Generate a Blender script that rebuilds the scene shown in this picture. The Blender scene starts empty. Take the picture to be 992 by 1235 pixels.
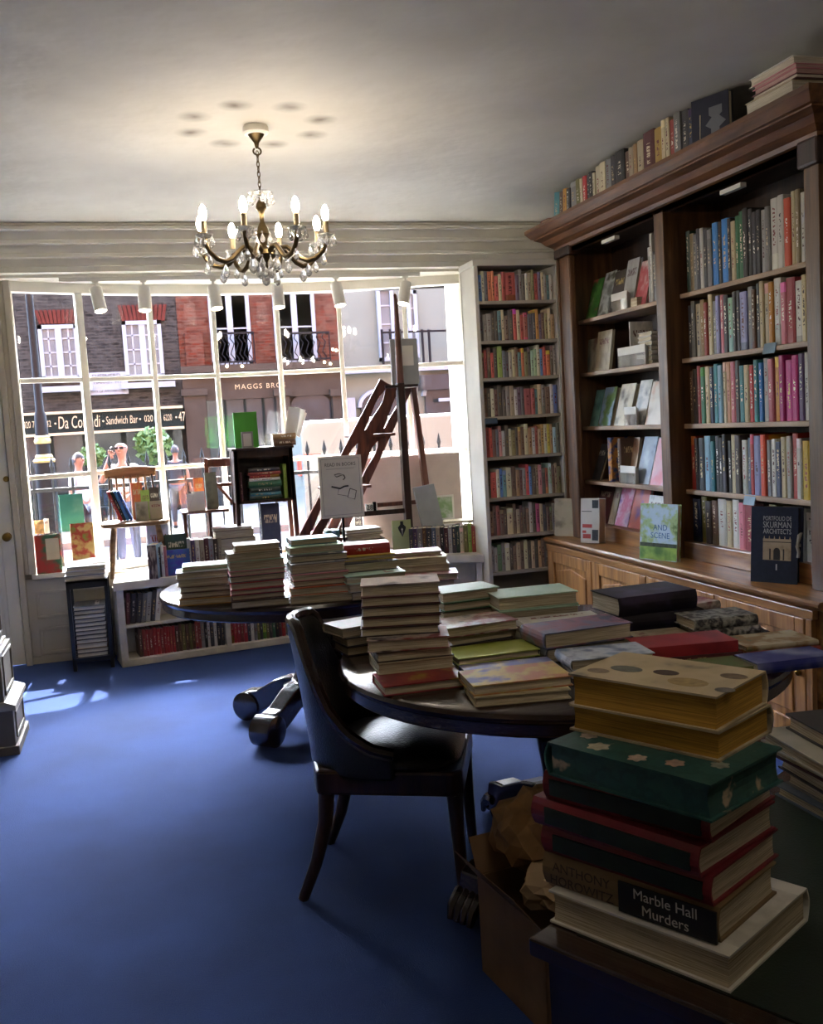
import bpy, bmesh, math, random
from math import sin, cos, pi, radians, sqrt, atan2
from mathutils import Vector, Matrix

random.seed(7)
scene = bpy.context.scene
COL = scene.collection

# ------------------------------------------------------------------ camera
IMG_W, IMG_H, FPX = 992, 1235, 1180.0
YAW, PITCH, ROLL, EYE = radians(15.578), radians(5.237), radians(3.334), 1.5
fw = Vector((sin(YAW) * cos(PITCH), cos(YAW) * cos(PITCH), -sin(PITCH)))
rt0 = Vector((cos(YAW), -sin(YAW), 0)); up0 = rt0.cross(fw)
RT = rt0 * cos(ROLL) - up0 * sin(ROLL)
UP = up0 * cos(ROLL) + rt0 * sin(ROLL)
CAMP = Vector((0, 0, EYE))
cd = bpy.data.cameras.new('camera'); cam = bpy.data.objects.new('camera', cd); COL.objects.link(cam)
cd.sensor_fit = 'HORIZONTAL'; cd.sensor_width = 36.0; cd.lens = 36.0 * FPX / IMG_W
cd.clip_start = 0.05; cd.clip_end = 300
m = Matrix.Identity(4)
for i in range(3):
    m[i][0] = RT[i]; m[i][1] = UP[i]; m[i][2] = -fw[i]; m[i][3] = CAMP[i]
cam.matrix_world = m
scene.camera = cam

def P(px, py, axis, val):
    """pixel of the photograph -> point on the plane axis = val"""
    d = fw + RT * ((px - IMG_W / 2) / FPX) - UP * ((py - IMG_H / 2) / FPX)
    t = (val - CAMP[axis]) / d[axis]
    return CAMP + d * t

# ------------------------------------------------------------------ world, sun, exposure
SUN_ELEV, SUN_AZ = radians(49.5), radians(4)      # azimuth measured from +Y towards +X
w = bpy.data.worlds.new('world'); scene.world = w; w.use_nodes = True
nt = w.node_tree; nt.nodes.clear()
sky = nt.nodes.new('ShaderNodeTexSky'); sky.sky_type = 'NISHITA'; sky.sun_disc = False
sky.sun_elevation = SUN_ELEV; sky.sun_rotation = SUN_AZ; sky.air_density = 1.0; sky.dust_density = 6.0; sky.ozone_density = 4.0
bg = nt.nodes.new('ShaderNodeBackground'); bg.inputs['Strength'].default_value = 0.9
out = nt.nodes.new('ShaderNodeOutputWorld')
tn = nt.nodes.new('ShaderNodeMix'); tn.data_type = 'RGBA'; tn.blend_type = 'MULTIPLY'; tn.inputs[0].default_value = 1.0; tn.inputs[7].default_value = (.90, 1.01, 1.10, 1)
nt.links.new(sky.outputs[0], tn.inputs[6]); nt.links.new(tn.outputs[2], bg.inputs[0]); nt.links.new(bg.outputs[0], out.inputs[0])
sd = bpy.data.lights.new('sun', 'SUN'); sun = bpy.data.objects.new('sun', sd); COL.objects.link(sun)
sd.energy = 9.0; sd.angle = radians(0.6); sd.color = (1.0, 0.98, 0.95)
sdir = Vector((sin(SUN_AZ) * cos(SUN_ELEV), cos(SUN_AZ) * cos(SUN_ELEV), sin(SUN_ELEV)))
sun.location = sdir * 40
sun.rotation_euler = sdir.to_track_quat('Z', 'Y').to_euler()
scene.view_settings.view_transform = 'Standard'
scene.view_settings.look = 'None'
scene.view_settings.gamma = 1.0
scene.view_settings.use_curve_mapping = False
scene.view_settings.exposure = 3.35

# ------------------------------------------------------------------ helpers
def lin(c):
    return c / 12.92 if c <= 0.04045 else ((c + 0.055) / 1.055) ** 2.4
def hexc(h):
    h = h.lstrip('#'); return tuple(lin(int(h[i:i + 2], 16) / 255) for i in (0, 2, 4)) + (1.0,)

class MB:
    """collects shapes, then links them as one mesh object"""
    def __init__(s): s.v = []; s.f = []; s.m = []; s.uv = {}
    def add(s, vs, fs, mi=0, M=None):
        o = len(s.v)
        s.v += [tuple((M @ Vector(p)) if M else p) for p in vs]
        for f in fs: s.f.append(tuple(i + o for i in f)); s.m.append(mi)
        return s
    def box(s, x0, y0, z0, x1, y1, z1, mi=0, M=None):
        if x0 > x1: x0, x1 = x1, x0
        if y0 > y1: y0, y1 = y1, y0
        if z0 > z1: z0, z1 = z1, z0
        vs = [(x0,y0,z0),(x1,y0,z0),(x1,y1,z0),(x0,y1,z0),(x0,y0,z1),(x1,y0,z1),(x1,y1,z1),(x0,y1,z1)]
        return s.add(vs, [(0,3,2,1),(4,5,6,7),(0,1,5,4),(1,2,6,5),(2,3,7,6),(3,0,4,7)], mi, M)
    def bar(s, a, b, w, h, mi=0, up=(0, 0, 1)):
        """box-section bar from a to b"""
        a, b = Vector(a), Vector(b); d = (b - a).normalized(); u = Vector(up)
        if abs(d.dot(u)) > .99: u = Vector((1, 0, 0))
        x = d.cross(u).normalized(); y = x.cross(d).normalized()
        vs = []
        for p in (a, b):
            for sx, sy in ((-1,-1),(1,-1),(1,1),(-1,1)): vs.append(tuple(p + x * sx * w / 2 + y * sy * h / 2))
        return s.add(vs, [(3,2,1,0),(4,5,6,7),(0,1,5,4),(1,2,6,5),(2,3,7,6),(3,0,4,7)], mi)
    def tube(s, pts, r, n=8, mi=0, caps=True, flat=1.0):
        pts = [Vector(p) for p in pts]; N = len(pts)
        rr = r if isinstance(r, (list, tuple)) else [r] * N
        t0 = (pts[1] - pts[0]).normalized()
        u = Vector((0, 0, 1)) if abs(t0.z) < .9 else Vector((1, 0, 0))
        u = (u - t0 * u.dot(t0)).normalized()
        vs, fs = [], []
        for i in range(N):
            t = (pts[min(i + 1, N - 1)] - pts[max(i - 1, 0)]).normalized()
            u = (u - t * u.dot(t)).normalized(); b = t.cross(u)
            for k in range(n):
                a = 2 * pi * k / n
                vs.append(tuple(pts[i] + u * cos(a) * rr[i] + b * sin(a) * rr[i] * flat))
        for i in range(N - 1):
            for k in range(n):
                k2 = (k + 1) % n
                fs.append((i*n+k, i*n+k2, (i+1)*n+k2, (i+1)*n+k))
        if caps: fs.append(tuple(range(n - 1, -1, -1))); fs.append(tuple((N-1)*n + k for k in range(n)))
        return s.add(vs, fs, mi)
    def lathe(s, prof, n=24, c=(0, 0, 0), mi=0, M=None):
        vs, fs = [], []
        for r, z in prof:
            for k in range(n):
                a = 2 * pi * k / n; vs.append((c[0] + r * cos(a), c[1] + r * sin(a), c[2] + z))
        L = len(prof)
        for i in range(L - 1):
            for k in range(n):
                k2 = (k + 1) % n; fs.append((i*n+k, i*n+k2, (i+1)*n+k2, (i+1)*n+k))
        fs.append(tuple(range(n - 1, -1, -1))); fs.append(tuple((L-1)*n + k for k in range(n)))
        return s.add(vs, fs, mi, M)
    def prism(s, poly, axis, a, b, mi=0):
        """polygon extruded along axis; poly in the two other axes, cyclic order (x:yz, y:xz, z:xy)"""
        def pt(p, t): return (t, p[0], p[1]) if axis == 0 else (p[0], t, p[1]) if axis == 1 else (p[0], p[1], t)
        n = len(poly); vs = [pt(p, a) for p in poly] + [pt(p, b) for p in poly]
        fs = [tuple(range(n - 1, -1, -1)), tuple(range(n, 2 * n))] + [(i, (i+1) % n, n + (i+1) % n, n + i) for i in range(n)]
        return s.add(vs, fs, mi)
    def ball(s, c, rx, ry=None, rz=None, n=12, mi=0):
        ry = ry or rx; rz = rz or rx; L = max(4, n // 2); vs, fs = [], []
        for i in range(L + 1):
            t = pi * i / L
            for k in range(n):
                a = 2 * pi * k / n; q = max(sin(t), .02)
                vs.append((c[0] + rx * q * cos(a), c[1] + ry * q * sin(a), c[2] - rz * cos(t)))
        for i in range(L):
            for k in range(n):
                k2 = (k + 1) % n; fs.append((i*n+k, i*n+k2, (i+1)*n+k2, (i+1)*n+k))
        fs.append(tuple(range(n - 1, -1, -1))); fs.append(tuple(L*n + k for k in range(n)))
        return s.add(vs, fs, mi)
    def mesh(s, name, mats, smooth=False):
        me = bpy.data.meshes.new(name); me.from_pydata(s.v, [], s.f); 
        for mt in (mats if isinstance(mats, (list, tuple)) else [mats]): me.materials.append(mt)
        if any(s.m): me.polygons.foreach_set('material_index', s.m)
        if smooth: me.polygons.foreach_set('use_smooth', [True] * len(s.f))
        bm = bmesh.new(); bm.from_mesh(me); bmesh.ops.recalc_face_normals(bm, faces=bm.faces); bm.to_mesh(me); bm.free()
        me.update(); return me
    def build(s, name, mats, parent=None, smooth=False, bevel=0.0, loc=None, rot=None, kind=None):
        o = link(name, s.mesh(name, mats, smooth), parent)
        if loc: o.location = loc
        if rot: o.rotation_euler = rot
        if smooth: auto_smooth(o)
        if bevel:
            b = o.modifiers.new('bevel', 'BEVEL'); b.width = bevel; b.segments = 2; b.limit_method = 'ANGLE'
        if kind: o['kind'] = kind
        return o

def auto_smooth(o, ang=40):
    me = o.data; ca = cos(radians(ang))
    bm = bmesh.new(); bm.from_mesh(me)
    for e in bm.edges:
        if len(e.link_faces) == 2 and e.link_faces[0].normal.dot(e.link_faces[1].normal) < ca: e.smooth = False
    bm.to_mesh(me); bm.free()

def link(name, data, parent=None):
    o = bpy.data.objects.new(name, data); COL.objects.link(o)
    if parent: o.parent = parent
    return o
def thing(name, label, cat, loc=(0, 0, 0), rz=0, group=None):
    o = bpy.data.objects.new(name, None); COL.objects.link(o)
    o.location = loc; o.rotation_euler = (0, 0, rz); o.empty_display_size = .05
    return tag(o, label, cat, group)
def tag(o, label, cat, group=None):
    o['label'] = label; o['category'] = cat
    if group: o['group'] = group
    return o
def struct(o, label=None, cat=None):
    o['kind'] = 'structure'
    if label: o['label'] = label
    if cat: o['category'] = cat
    return o
def frame_at(o, org, u, v, wv):
    M = Matrix.Identity(4)
    for i in range(3): M[i][0] = u[i]; M[i][1] = v[i]; M[i][2] = wv[i]; M[i][3] = org[i]
    o.matrix_world = M
def text_obj(txt, size, mat, parent, loc, rot, name='lettering', align='CENTER', extrude=0.001, sx=1.0, shear=0.0, spacing=1.0):
    cu = bpy.data.curves.new('txt', 'FONT'); cu.body = txt; cu.size = size; cu.align_x = align; cu.align_y = 'CENTER'
    cu.extrude = extrude; cu.shear = shear; cu.space_character = spacing; cu.resolution_u = 3
    to = bpy.data.objects.new('txt', cu); COL.objects.link(to)
    dg = bpy.context.evaluated_depsgraph_get()
    me = bpy.data.meshes.new_from_object(to.evaluated_get(dg))
    bpy.data.objects.remove(to); bpy.data.curves.remove(cu)
    me.materials.clear(); me.materials.append(mat)
    o = link(name, me, parent); o.location = loc; o.rotation_euler = rot; o.scale = (sx, 1, 1)
    return o
ORD = 'first second third fourth fifth sixth seventh eighth ninth tenth eleventh twelfth thirteenth fourteenth fifteenth sixteenth seventeenth eighteenth nineteenth twentieth'.split()
def ordw(n):
    if n <= 20: return ORD[n - 1]
    return 'twenty-' + ORD[n - 21] if n < 30 else ('thirtieth' if n == 30 else ('thirty-' + ORD[n - 31]) if n < 40 else 'fortieth' if n == 40 else 'forty-' + ORD[n - 41])

# ------------------------------------------------------------------ materials
MATS = {}
def nodes_of(mt):
    mt.use_nodes = True; t = mt.node_tree; return t, t.nodes, t.links, t.nodes['Principled BSDF']
def mat(name, col, rough=.6, metal=0.0, var=0.12, scale=8.0, bump=0.0, bscale=None, spec=None, coat=0.0, stretch=None, col2=None, detail=3, emit=None, estr=0):
    """plain surface with a little procedural unevenness of colour"""
    if name in MATS: return MATS[name]
    mt = bpy.data.materials.new(name); t, N, L, B = nodes_of(mt)
    c = hexc(col) if isinstance(col, str) else tuple(col) + (1,)
    B.inputs['Roughness'].default_value = rough; B.inputs['Metallic'].default_value = metal
    if spec is not None: B.inputs['Specular IOR Level'].default_value = spec
    if coat: B.inputs['Coat Weight'].default_value = coat; B.inputs['Coat Roughness'].default_value = .12
    tc = N.new('ShaderNodeTexCoord'); mp = N.new('ShaderNodeMapping')
    if stretch: mp.inputs['Scale'].default_value = stretch
    L.new(tc.outputs['Object'], mp.inputs[0])
    nz = N.new('ShaderNodeTexNoise'); nz.inputs['Scale'].default_value = scale; nz.inputs['Detail'].default_value = detail
    L.new(mp.outputs[0], nz.inputs['Vector'])
    rp = N.new('ShaderNodeValToRGB')
    c2 = hexc(col2) if col2 else tuple(x * (1 - var) for x in c[:3]) + (1,)
    c1 = c if col2 else tuple(min(1, x * (1 + var * .6)) for x in c[:3]) + (1,)
    rp.color_ramp.elements[0].color = c2; rp.color_ramp.elements[0].position = .32
    rp.color_ramp.elements[1].color = c1; rp.color_ramp.elements[1].position = .68
    L.new(nz.outputs[0], rp.inputs[0]); L.new(rp.outputs[0], B.inputs['Base Color'])
    if bump:
        bn = N.new('ShaderNodeBump'); bn.inputs['Strength'].default_value = bump; bn.inputs['Distance'].default_value = .01
        n2 = N.new('ShaderNodeTexNoise'); n2.inputs['Scale'].default_value = bscale or scale * 4; n2.inputs['Detail'].default_value = 4
        L.new(mp.outputs[0], n2.inputs['Vector']); L.new(n2.outputs[0], bn.inputs['Height']); L.new(bn.outputs[0], B.inputs['Normal'])
    if emit: B.inputs['Emission Color'].default_value = hexc(emit); B.inputs['Emission Strength'].default_value = estr
    MATS[name] = mt; return mt
def pattern(name, cols, scale=14, rough=.45, kind='noise', detail=3, stretch=None):
    """printed picture: several colours in patches"""
    if name in MATS: return MATS[name]
    mt = bpy.data.materials.new(name); t, N, L, B = nodes_of(mt); B.inputs['Roughness'].default_value = rough
    tc = N.new('ShaderNodeTexCoord'); oi = N.new('ShaderNodeObjectInfo'); ad = N.new('ShaderNodeVectorMath'); ad.operation = 'ADD'
    cm = N.new('ShaderNodeCombineXYZ'); mu = N.new('ShaderNodeMath'); mu.operation = 'MULTIPLY'; mu.inputs[1].default_value = 13
    L.new(oi.outputs['Random'], mu.inputs[0]); L.new(mu.outputs[0], cm.inputs[0])
    mp = N.new('ShaderNodeMapping')
    if stretch: mp.inputs['Scale'].default_value = stretch
    L.new(tc.outputs['Object'], mp.inputs[0]); L.new(mp.outputs[0], ad.inputs[0]); L.new(cm.outputs[0], ad.inputs[1])
    if kind == 'noise':
        tx = N.new('ShaderNodeTexNoise'); tx.inputs['Detail'].default_value = detail; fac = tx.outputs[0]
    else:
        tx = N.new('ShaderNodeTexVoronoi'); fac = tx.outputs['Distance']
    tx.inputs['Scale'].default_value = scale; L.new(ad.outputs[0], tx.inputs['Vector'])
    rp = N.new('ShaderNodeValToRGB'); rp.color_ramp.interpolation = 'EASE'
    lo, hi = (.28, .72) if kind == 'noise' else (.05, .75)
    while len(rp.color_ramp.elements) < len(cols): rp.color_ramp.elements.new(.5)
    for i, c in enumerate(cols):
        rp.color_ramp.elements[i].position = lo + (hi - lo) * i / max(1, len(cols) - 1); rp.color_ramp.elements[i].color = hexc(c)
    L.new(fac, rp.inputs[0]); L.new(rp.outputs[0], B.inputs['Base Color'])
    MATS[name] = mt; return mt
def glass(name, tint=(1, 1, 1), refl=.06, rough=.02):
    mt = bpy.data.materials.new(name); mt.use_nodes = True; t = mt.node_tree; t.nodes.clear(); N, L = t.nodes, t.links
    o = N.new('ShaderNodeOutputMaterial'); mx = N.new('ShaderNodeMixShader'); tr = N.new('ShaderNodeBsdfTransparent'); gl = N.new('ShaderNodeBsdfGlossy')
    tr.inputs[0].default_value = tint + (1,); gl.inputs['Roughness'].default_value = rough
    lw = N.new('ShaderNodeLayerWeight'); lw.inputs[0].default_value = .25
    mr = N.new('ShaderNodeMapRange'); mr.inputs['To Min'].default_value = refl; mr.inputs['To Max'].default_value = .7
    L.new(lw.outputs['Fresnel'], mr.inputs[0]); L.new(mr.outputs[0], mx.inputs[0])
    L.new(tr.outputs[0], mx.inputs[1]); L.new(gl.outputs[0], mx.inputs[2]); L.new(mx.outputs[0], o.inputs[0])
    return mt
def wood(name, c1, c2, rough=.4, axis='Y', scale=5.0, coat=0.0):
    """grain stretched along one axis"""
    st = {'X': (.6, 7, 7), 'Y': (7, .6, 7), 'Z': (7, 7, .6)}[axis]
    return mat(name, c1, rough, col2=c2, scale=scale, stretch=st, bump=.12, bscale=scale * 3, detail=6, coat=coat)

def math_n(N, L, op, a, b=None, clamp=False):
    n = N.new('ShaderNodeMath'); n.operation = op; n.use_clamp = clamp
    for i, x in enumerate((a, b)):
        if x is None: continue
        if isinstance(x, (int, float)): n.inputs[i].default_value = x
        else: L.new(x, n.inputs[i])
    return n.outputs[0]
def mix_c(N, L, fac, a, b):
    n = N.new('ShaderNodeMix'); n.data_type = 'RGBA'
    for s, x in ((n.inputs[0], fac), (n.inputs[6], a), (n.inputs[7], b)):
        if isinstance(x, (tuple, list, float, int)): s.default_value = x
        else: L.new(x, s)
    return n.outputs[2]

def book_cover_material(name='book_cover', many=False):
    """cloth or paper cover; colour comes from the object, print from its UV layout (spine u in 2..3, front u in 0..1)"""
    mt = bpy.data.materials.new(name); t, N, L, B = nodes_of(mt); B.inputs['Roughness'].default_value = .5
    oi = N.new('ShaderNodeObjectInfo'); rnd = oi.outputs['Random']; base = oi.outputs['Color']
    if many:
        a1 = N.new('ShaderNodeAttribute'); a1.attribute_name = 'bookcol'; base = a1.outputs['Color']
        a2 = N.new('ShaderNodeAttribute'); a2.attribute_name = 'bookrnd'; rnd = a2.outputs['Fac']
    uv = N.new('ShaderNodeUVMap'); uv.uv_map = 'UVMap'; sp = N.new('ShaderNodeSeparateXYZ'); L.new(uv.outputs[0], sp.inputs[0])
    u, v = sp.outputs[0], sp.outputs[1]
    bw = N.new('ShaderNodeRGBToBW'); L.new(base, bw.inputs[0])
    r2 = math_n(N, L, 'FRACT', math_n(N, L, 'MULTIPLY', rnd, 17.3)); r3 = math_n(N, L, 'FRACT', math_n(N, L, 'MULTIPLY', rnd, 53.7))
    r4 = math_n(N, L, 'FRACT', math_n(N, L, 'MULTIPLY', rnd, 91.1))
    light = math_n(N, L, 'GREATER_THAN', bw.outputs[0], .22)
    inkd = mix_c(N, L, r3, (.02, .02, .025, 1), (.25, .03, .03, 1)); inkl = mix_c(N, L, r3, (.75, .72, .62, 1), (.5, .33, .08, 1))
    ink = mix_c(N, L, light, inkl, inkd)
    # lettering
    cx = N.new('ShaderNodeCombineXYZ'); L.new(math_n(N, L, 'MULTIPLY', u, 2.2), cx.inputs[0]); L.new(math_n(N, L, 'MULTIPLY', v, 30.0), cx.inputs[1]); L.new(math_n(N, L, 'MULTIPLY', rnd, 300.0), cx.inputs[2])
    nz = N.new('ShaderNodeTexNoise'); nz.inputs['Scale'].default_value = 1.0; nz.inputs['Detail'].default_value = 2; L.new(cx.outputs[0], nz.inputs['Vector'])
    let = math_n(N, L, 'GREATER_THAN', nz.outputs[0], .53)
    us = math_n(N, L, 'SUBTRACT', u, 2.5)
    on_spine = math_n(N, L, 'LESS_THAN', math_n(N, L, 'ABSOLUTE', us), .51)
    mid = math_n(N, L, 'LESS_THAN', math_n(N, L, 'ABSOLUTE', us), .15)
    vlo = math_n(N, L, 'ADD', .2, math_n(N, L, 'MULTIPLY', r2, .2)); vhi = math_n(N, L, 'ADD', .62, math_n(N, L, 'MULTIPLY', r4, .3))
    vb = math_n(N, L, 'MULTIPLY', math_n(N, L, 'GREATER_THAN', v, vlo), math_n(N, L, 'LESS_THAN', v, vhi))
    title = math_n(N, L, 'MULTIPLY', math_n(N, L, 'MULTIPLY', let, vb), math_n(N, L, 'MULTIPLY', mid, on_spine))
    # a block of second colour at the foot or head of some spines
    foot = math_n(N, L, 'MULTIPLY', math_n(N, L, 'LESS_THAN', v, math_n(N, L, 'MULTIPLY', r3, .35)), math_n(N, L, 'GREATER_THAN', r4, .84))
    head = math_n(N, L, 'MULTIPLY', math_n(N, L, 'GREATER_THAN', v, .84), math_n(N, L, 'GREATER_THAN', r2, .88))
    blk = math_n(N, L, 'MULTIPLY', math_n(N, L, 'MAXIMUM', foot, head), on_spine)
    hs = N.new('ShaderNodeHueSaturation'); L.new(math_n(N, L, 'ADD', .4, math_n(N, L, 'MULTIPLY', r3, .2)), hs.inputs['Hue']); hs.inputs['Saturation'].default_value = 1.1
    L.new(math_n(N, L, 'ADD', .5, r2), hs.inputs['Value']); L.new(base, hs.inputs['Color'])
    # front board: picture patches and a title line
    on_front = math_n(N, L, 'MULTIPLY', math_n(N, L, 'GREATER_THAN', u, -.01), math_n(N, L, 'LESS_THAN', u, 1.01))
    cf = N.new('ShaderNodeCombineXYZ'); L.new(u, cf.inputs[0]); L.new(v, cf.inputs[1]); L.new(math_n(N, L, 'MULTIPLY', rnd, 77.0), cf.inputs[2])
    n2 = N.new('ShaderNodeTexNoise'); n2.inputs['Scale'].default_value = 4.5; n2.inputs['Detail'].default_value = 4; L.new(cf.outputs[0], n2.inputs['Vector'])
    pr = N.new('ShaderNodeValToRGB'); pr.color_ramp.elements[0].position = .45; pr.color_ramp.elements[1].position = .6; L.new(n2.outputs[0], pr.inputs[0])
    pic = math_n(N, L, 'MULTIPLY', math_n(N, L, 'MULTIPLY', pr.outputs[0], on_front), math_n(N, L, 'LESS_THAN', math_n(N, L, 'ABSOLUTE', math_n(N, L, 'SUBTRACT', u, .5)), .38))
    pic = math_n(N, L, 'MULTIPLY', pic, .6)
    c2 = N.new('ShaderNodeCombineXYZ'); L.new(math_n(N, L, 'MULTIPLY', u, 26.0), c2.inputs[0]); L.new(math_n(N, L, 'MULTIPLY', v, 9.0), c2.inputs[1]); L.new(math_n(N, L, 'MULTIPLY', rnd, 300.0), c2.inputs[2])
    n3 = N.new('ShaderNodeTexNoise'); n3.inputs['Scale'].default_value = 1.0; L.new(c2.outputs[0], n3.inputs['Vector'])
    tl = math_n(N, L, 'MULTIPLY', math_n(N, L, 'GREATER_THAN', n3.outputs[0], .5), math_n(N, L, 'LESS_THAN', math_n(N, L, 'ABSOLUTE', math_n(N, L, 'SUBTRACT', v, .74)), .07))
    tl = math_n(N, L, 'MULTIPLY', math_n(N, L, 'MULTIPLY', tl, on_front), math_n(N, L, 'LESS_THAN', math_n(N, L, 'ABSOLUTE', math_n(N, L, 'SUBTRACT', u, .5)), .36))
    c = mix_c(N, L, pic, base, hs.outputs[0]); c = mix_c(N, L, blk, c, hs.outputs[0])
    c = mix_c(N, L, math_n(N, L, 'MAXIMUM', title, tl), c, ink)
    # rubbed edges and fading
    tc = N.new('ShaderNodeTexCoord'); n4 = N.new('ShaderNodeTexNoise'); n4.inputs['Scale'].default_value = 30; L.new(tc.outputs['Object'], n4.inputs['Vector'])
    c = mix_c(N, L, math_n(N, L, 'MULTIPLY', n4.outputs[0], .08), c, (.4, .38, .34, 1))
    L.new(c, B.inputs['Base Color'])
    return mt
def page_material(name, col, col2):
    """paper edges: fine lines along the block"""
    mt = bpy.data.materials.new(name); t, N, L, B = nodes_of(mt); B.inputs['Roughness'].default_value = .85
    tc = N.new('ShaderNodeTexCoord'); mp = N.new('ShaderNodeMapping'); mp.inputs['Scale'].default_value = (6, 6, 420); L.new(tc.outputs['Object'], mp.inputs[0])
    nz = N.new('ShaderNodeTexNoise'); nz.inputs['Scale'].default_value = 1.5; nz.inputs['Detail'].default_value = 2; L.new(mp.outputs[0], nz.inputs['Vector'])
    rp = N.new('ShaderNodeValToRGB'); rp.color_ramp.elements[0].color = hexc(col2); rp.color_ramp.elements[1].color = hexc(col)
    rp.color_ramp.elements[0].position = .3; rp.color_ramp.elements[1].position = .6
    L.new(nz.outputs[0], rp.inputs[0]); L.new(rp.outputs[0], B.inputs['Base Color']); return mt
COVER = book_cover_material()
COVER_MANY = book_cover_material('book_cover_many', True)
PAGES = page_material('book_pages', '#cabfa6', '#8f846c')
PAGES_Y = page_material('book_pages_yellow', '#c79a3c', '#96702a')

M_WHITE = mat('white_paint', '#dcd8cb', .45, var=.08, scale=5, bump=.05)
M_CREAM = mat('cream_paint', '#c4bca9', .5, var=.1, scale=4, bump=.05)
M_CASE = mat('worn_white_paint', '#d0c9ba', .55, var=.18, scale=9, bump=.08)
M_OAK = wood('oak', '#7e5330', '#4c2e18', .38, 'Y', 4.0)
M_OAKZ = wood('oak_upright', '#75502f', '#452b18', .38, 'Z', 4.0)
M_OAKG = wood('golden_oak', '#b8844a', '#7a5028', .38, 'Z', 4.0)
M_OAKL = wood('golden_oak_ledge', '#a5743f', '#6b4523', .3, 'Y', 4.0)
M_OAKBACK = wood('oak_back_boards', '#3a2414', '#241409', .6, 'Z', 4.0)
M_OAKSHELF = wood('oak_shelf', '#b3987a', '#7d6248', .45, 'Y', 5.0)
M_MAHOG = wood('mahogany', '#33201a', '#180d09', .22, 'X', 4.0, coat=.4)
M_DARKW = wood('dark_wood', '#3b2318', '#1d100a', .35, 'Z', 5.0)
M_STEPW = wood('red_brown_wood', '#6a3a2a', '#3c1d14', .4, 'Z', 5.0)
M_CHAIRW = wood('elm_chair', '#8a6a4a', '#5d4129', .4, 'X', 5.0)
M_BLACKW = mat('black_lacquer', '#120f0d', .3, var=.2)
M_LEATHER = mat('black_leather', '#0d0e0e', .28, var=.3, scale=20, bump=.25, bscale=160)
M_BRASS = mat('aged_brass', '#8a7038', .3, metal=1.0, var=.2, scale=20)
M_GOLD = mat('antique_gold', '#65563c', .32, metal=1.0, var=.25, scale=30)
M_IRON = mat('black_iron', '#0c0c0f', .6, var=.2, spec=.1)
M_PAPER = mat('white_paper', '#d9d7cf', .8, var=.05)
M_CARDB = mat('brown_cardboard', '#6e5236', .8, var=.15, scale=12)
M_SPOT = mat('white_lamp_metal', '#d6d3ca', .4, var=.04)
# ================================================================== THE SETTING
CEIL = 2.9
ST0 = -.3
def carpet_material():
    mt = bpy.data.materials.new('blue_carpet'); t, N, L, B = nodes_of(mt); B.inputs['Roughness'].default_value = .95
    B.inputs['Specular IOR Level'].default_value = .15; B.inputs['Sheen Weight'].default_value = .3; B.inputs['Sheen Tint'].default_value = (.3, .42, .8, 1)
    tc = N.new('ShaderNodeTexCoord'); a = N.new('ShaderNodeTexNoise'); a.inputs['Scale'].default_value = 1.6; a.inputs['Detail'].default_value = 5; L.new(tc.outputs['Object'], a.inputs['Vector'])
    b = N.new('ShaderNodeTexNoise'); b.inputs['Scale'].default_value = 260; L.new(tc.outputs['Object'], b.inputs['Vector'])
    rp = N.new('ShaderNodeValToRGB'); rp.color_ramp.elements[0].color = hexc('#20305e'); rp.color_ramp.elements[1].color = hexc('#304884')
    rp.color_ramp.elements[0].position = .3; rp.color_ramp.elements[1].position = .7
    L.new(a.outputs[0], rp.inputs[0]); L.new(mix_c(N, L, math_n(N, L, 'MULTIPLY', b.outputs[0], .35), rp.outputs[0], hexc('#1a2a58')), B.inputs['Base Color'])
    bn = N.new('ShaderNodeBump'); bn.inputs['Strength'].default_value = .5; bn.inputs['Distance'].default_value = .004; L.new(b.outputs[0], bn.inputs['Height']); L.new(bn.outputs[0], B.inputs['Normal'])
    return mt
CH_X, CH_Y, CH_R = .66, 4.66, .30
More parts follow.
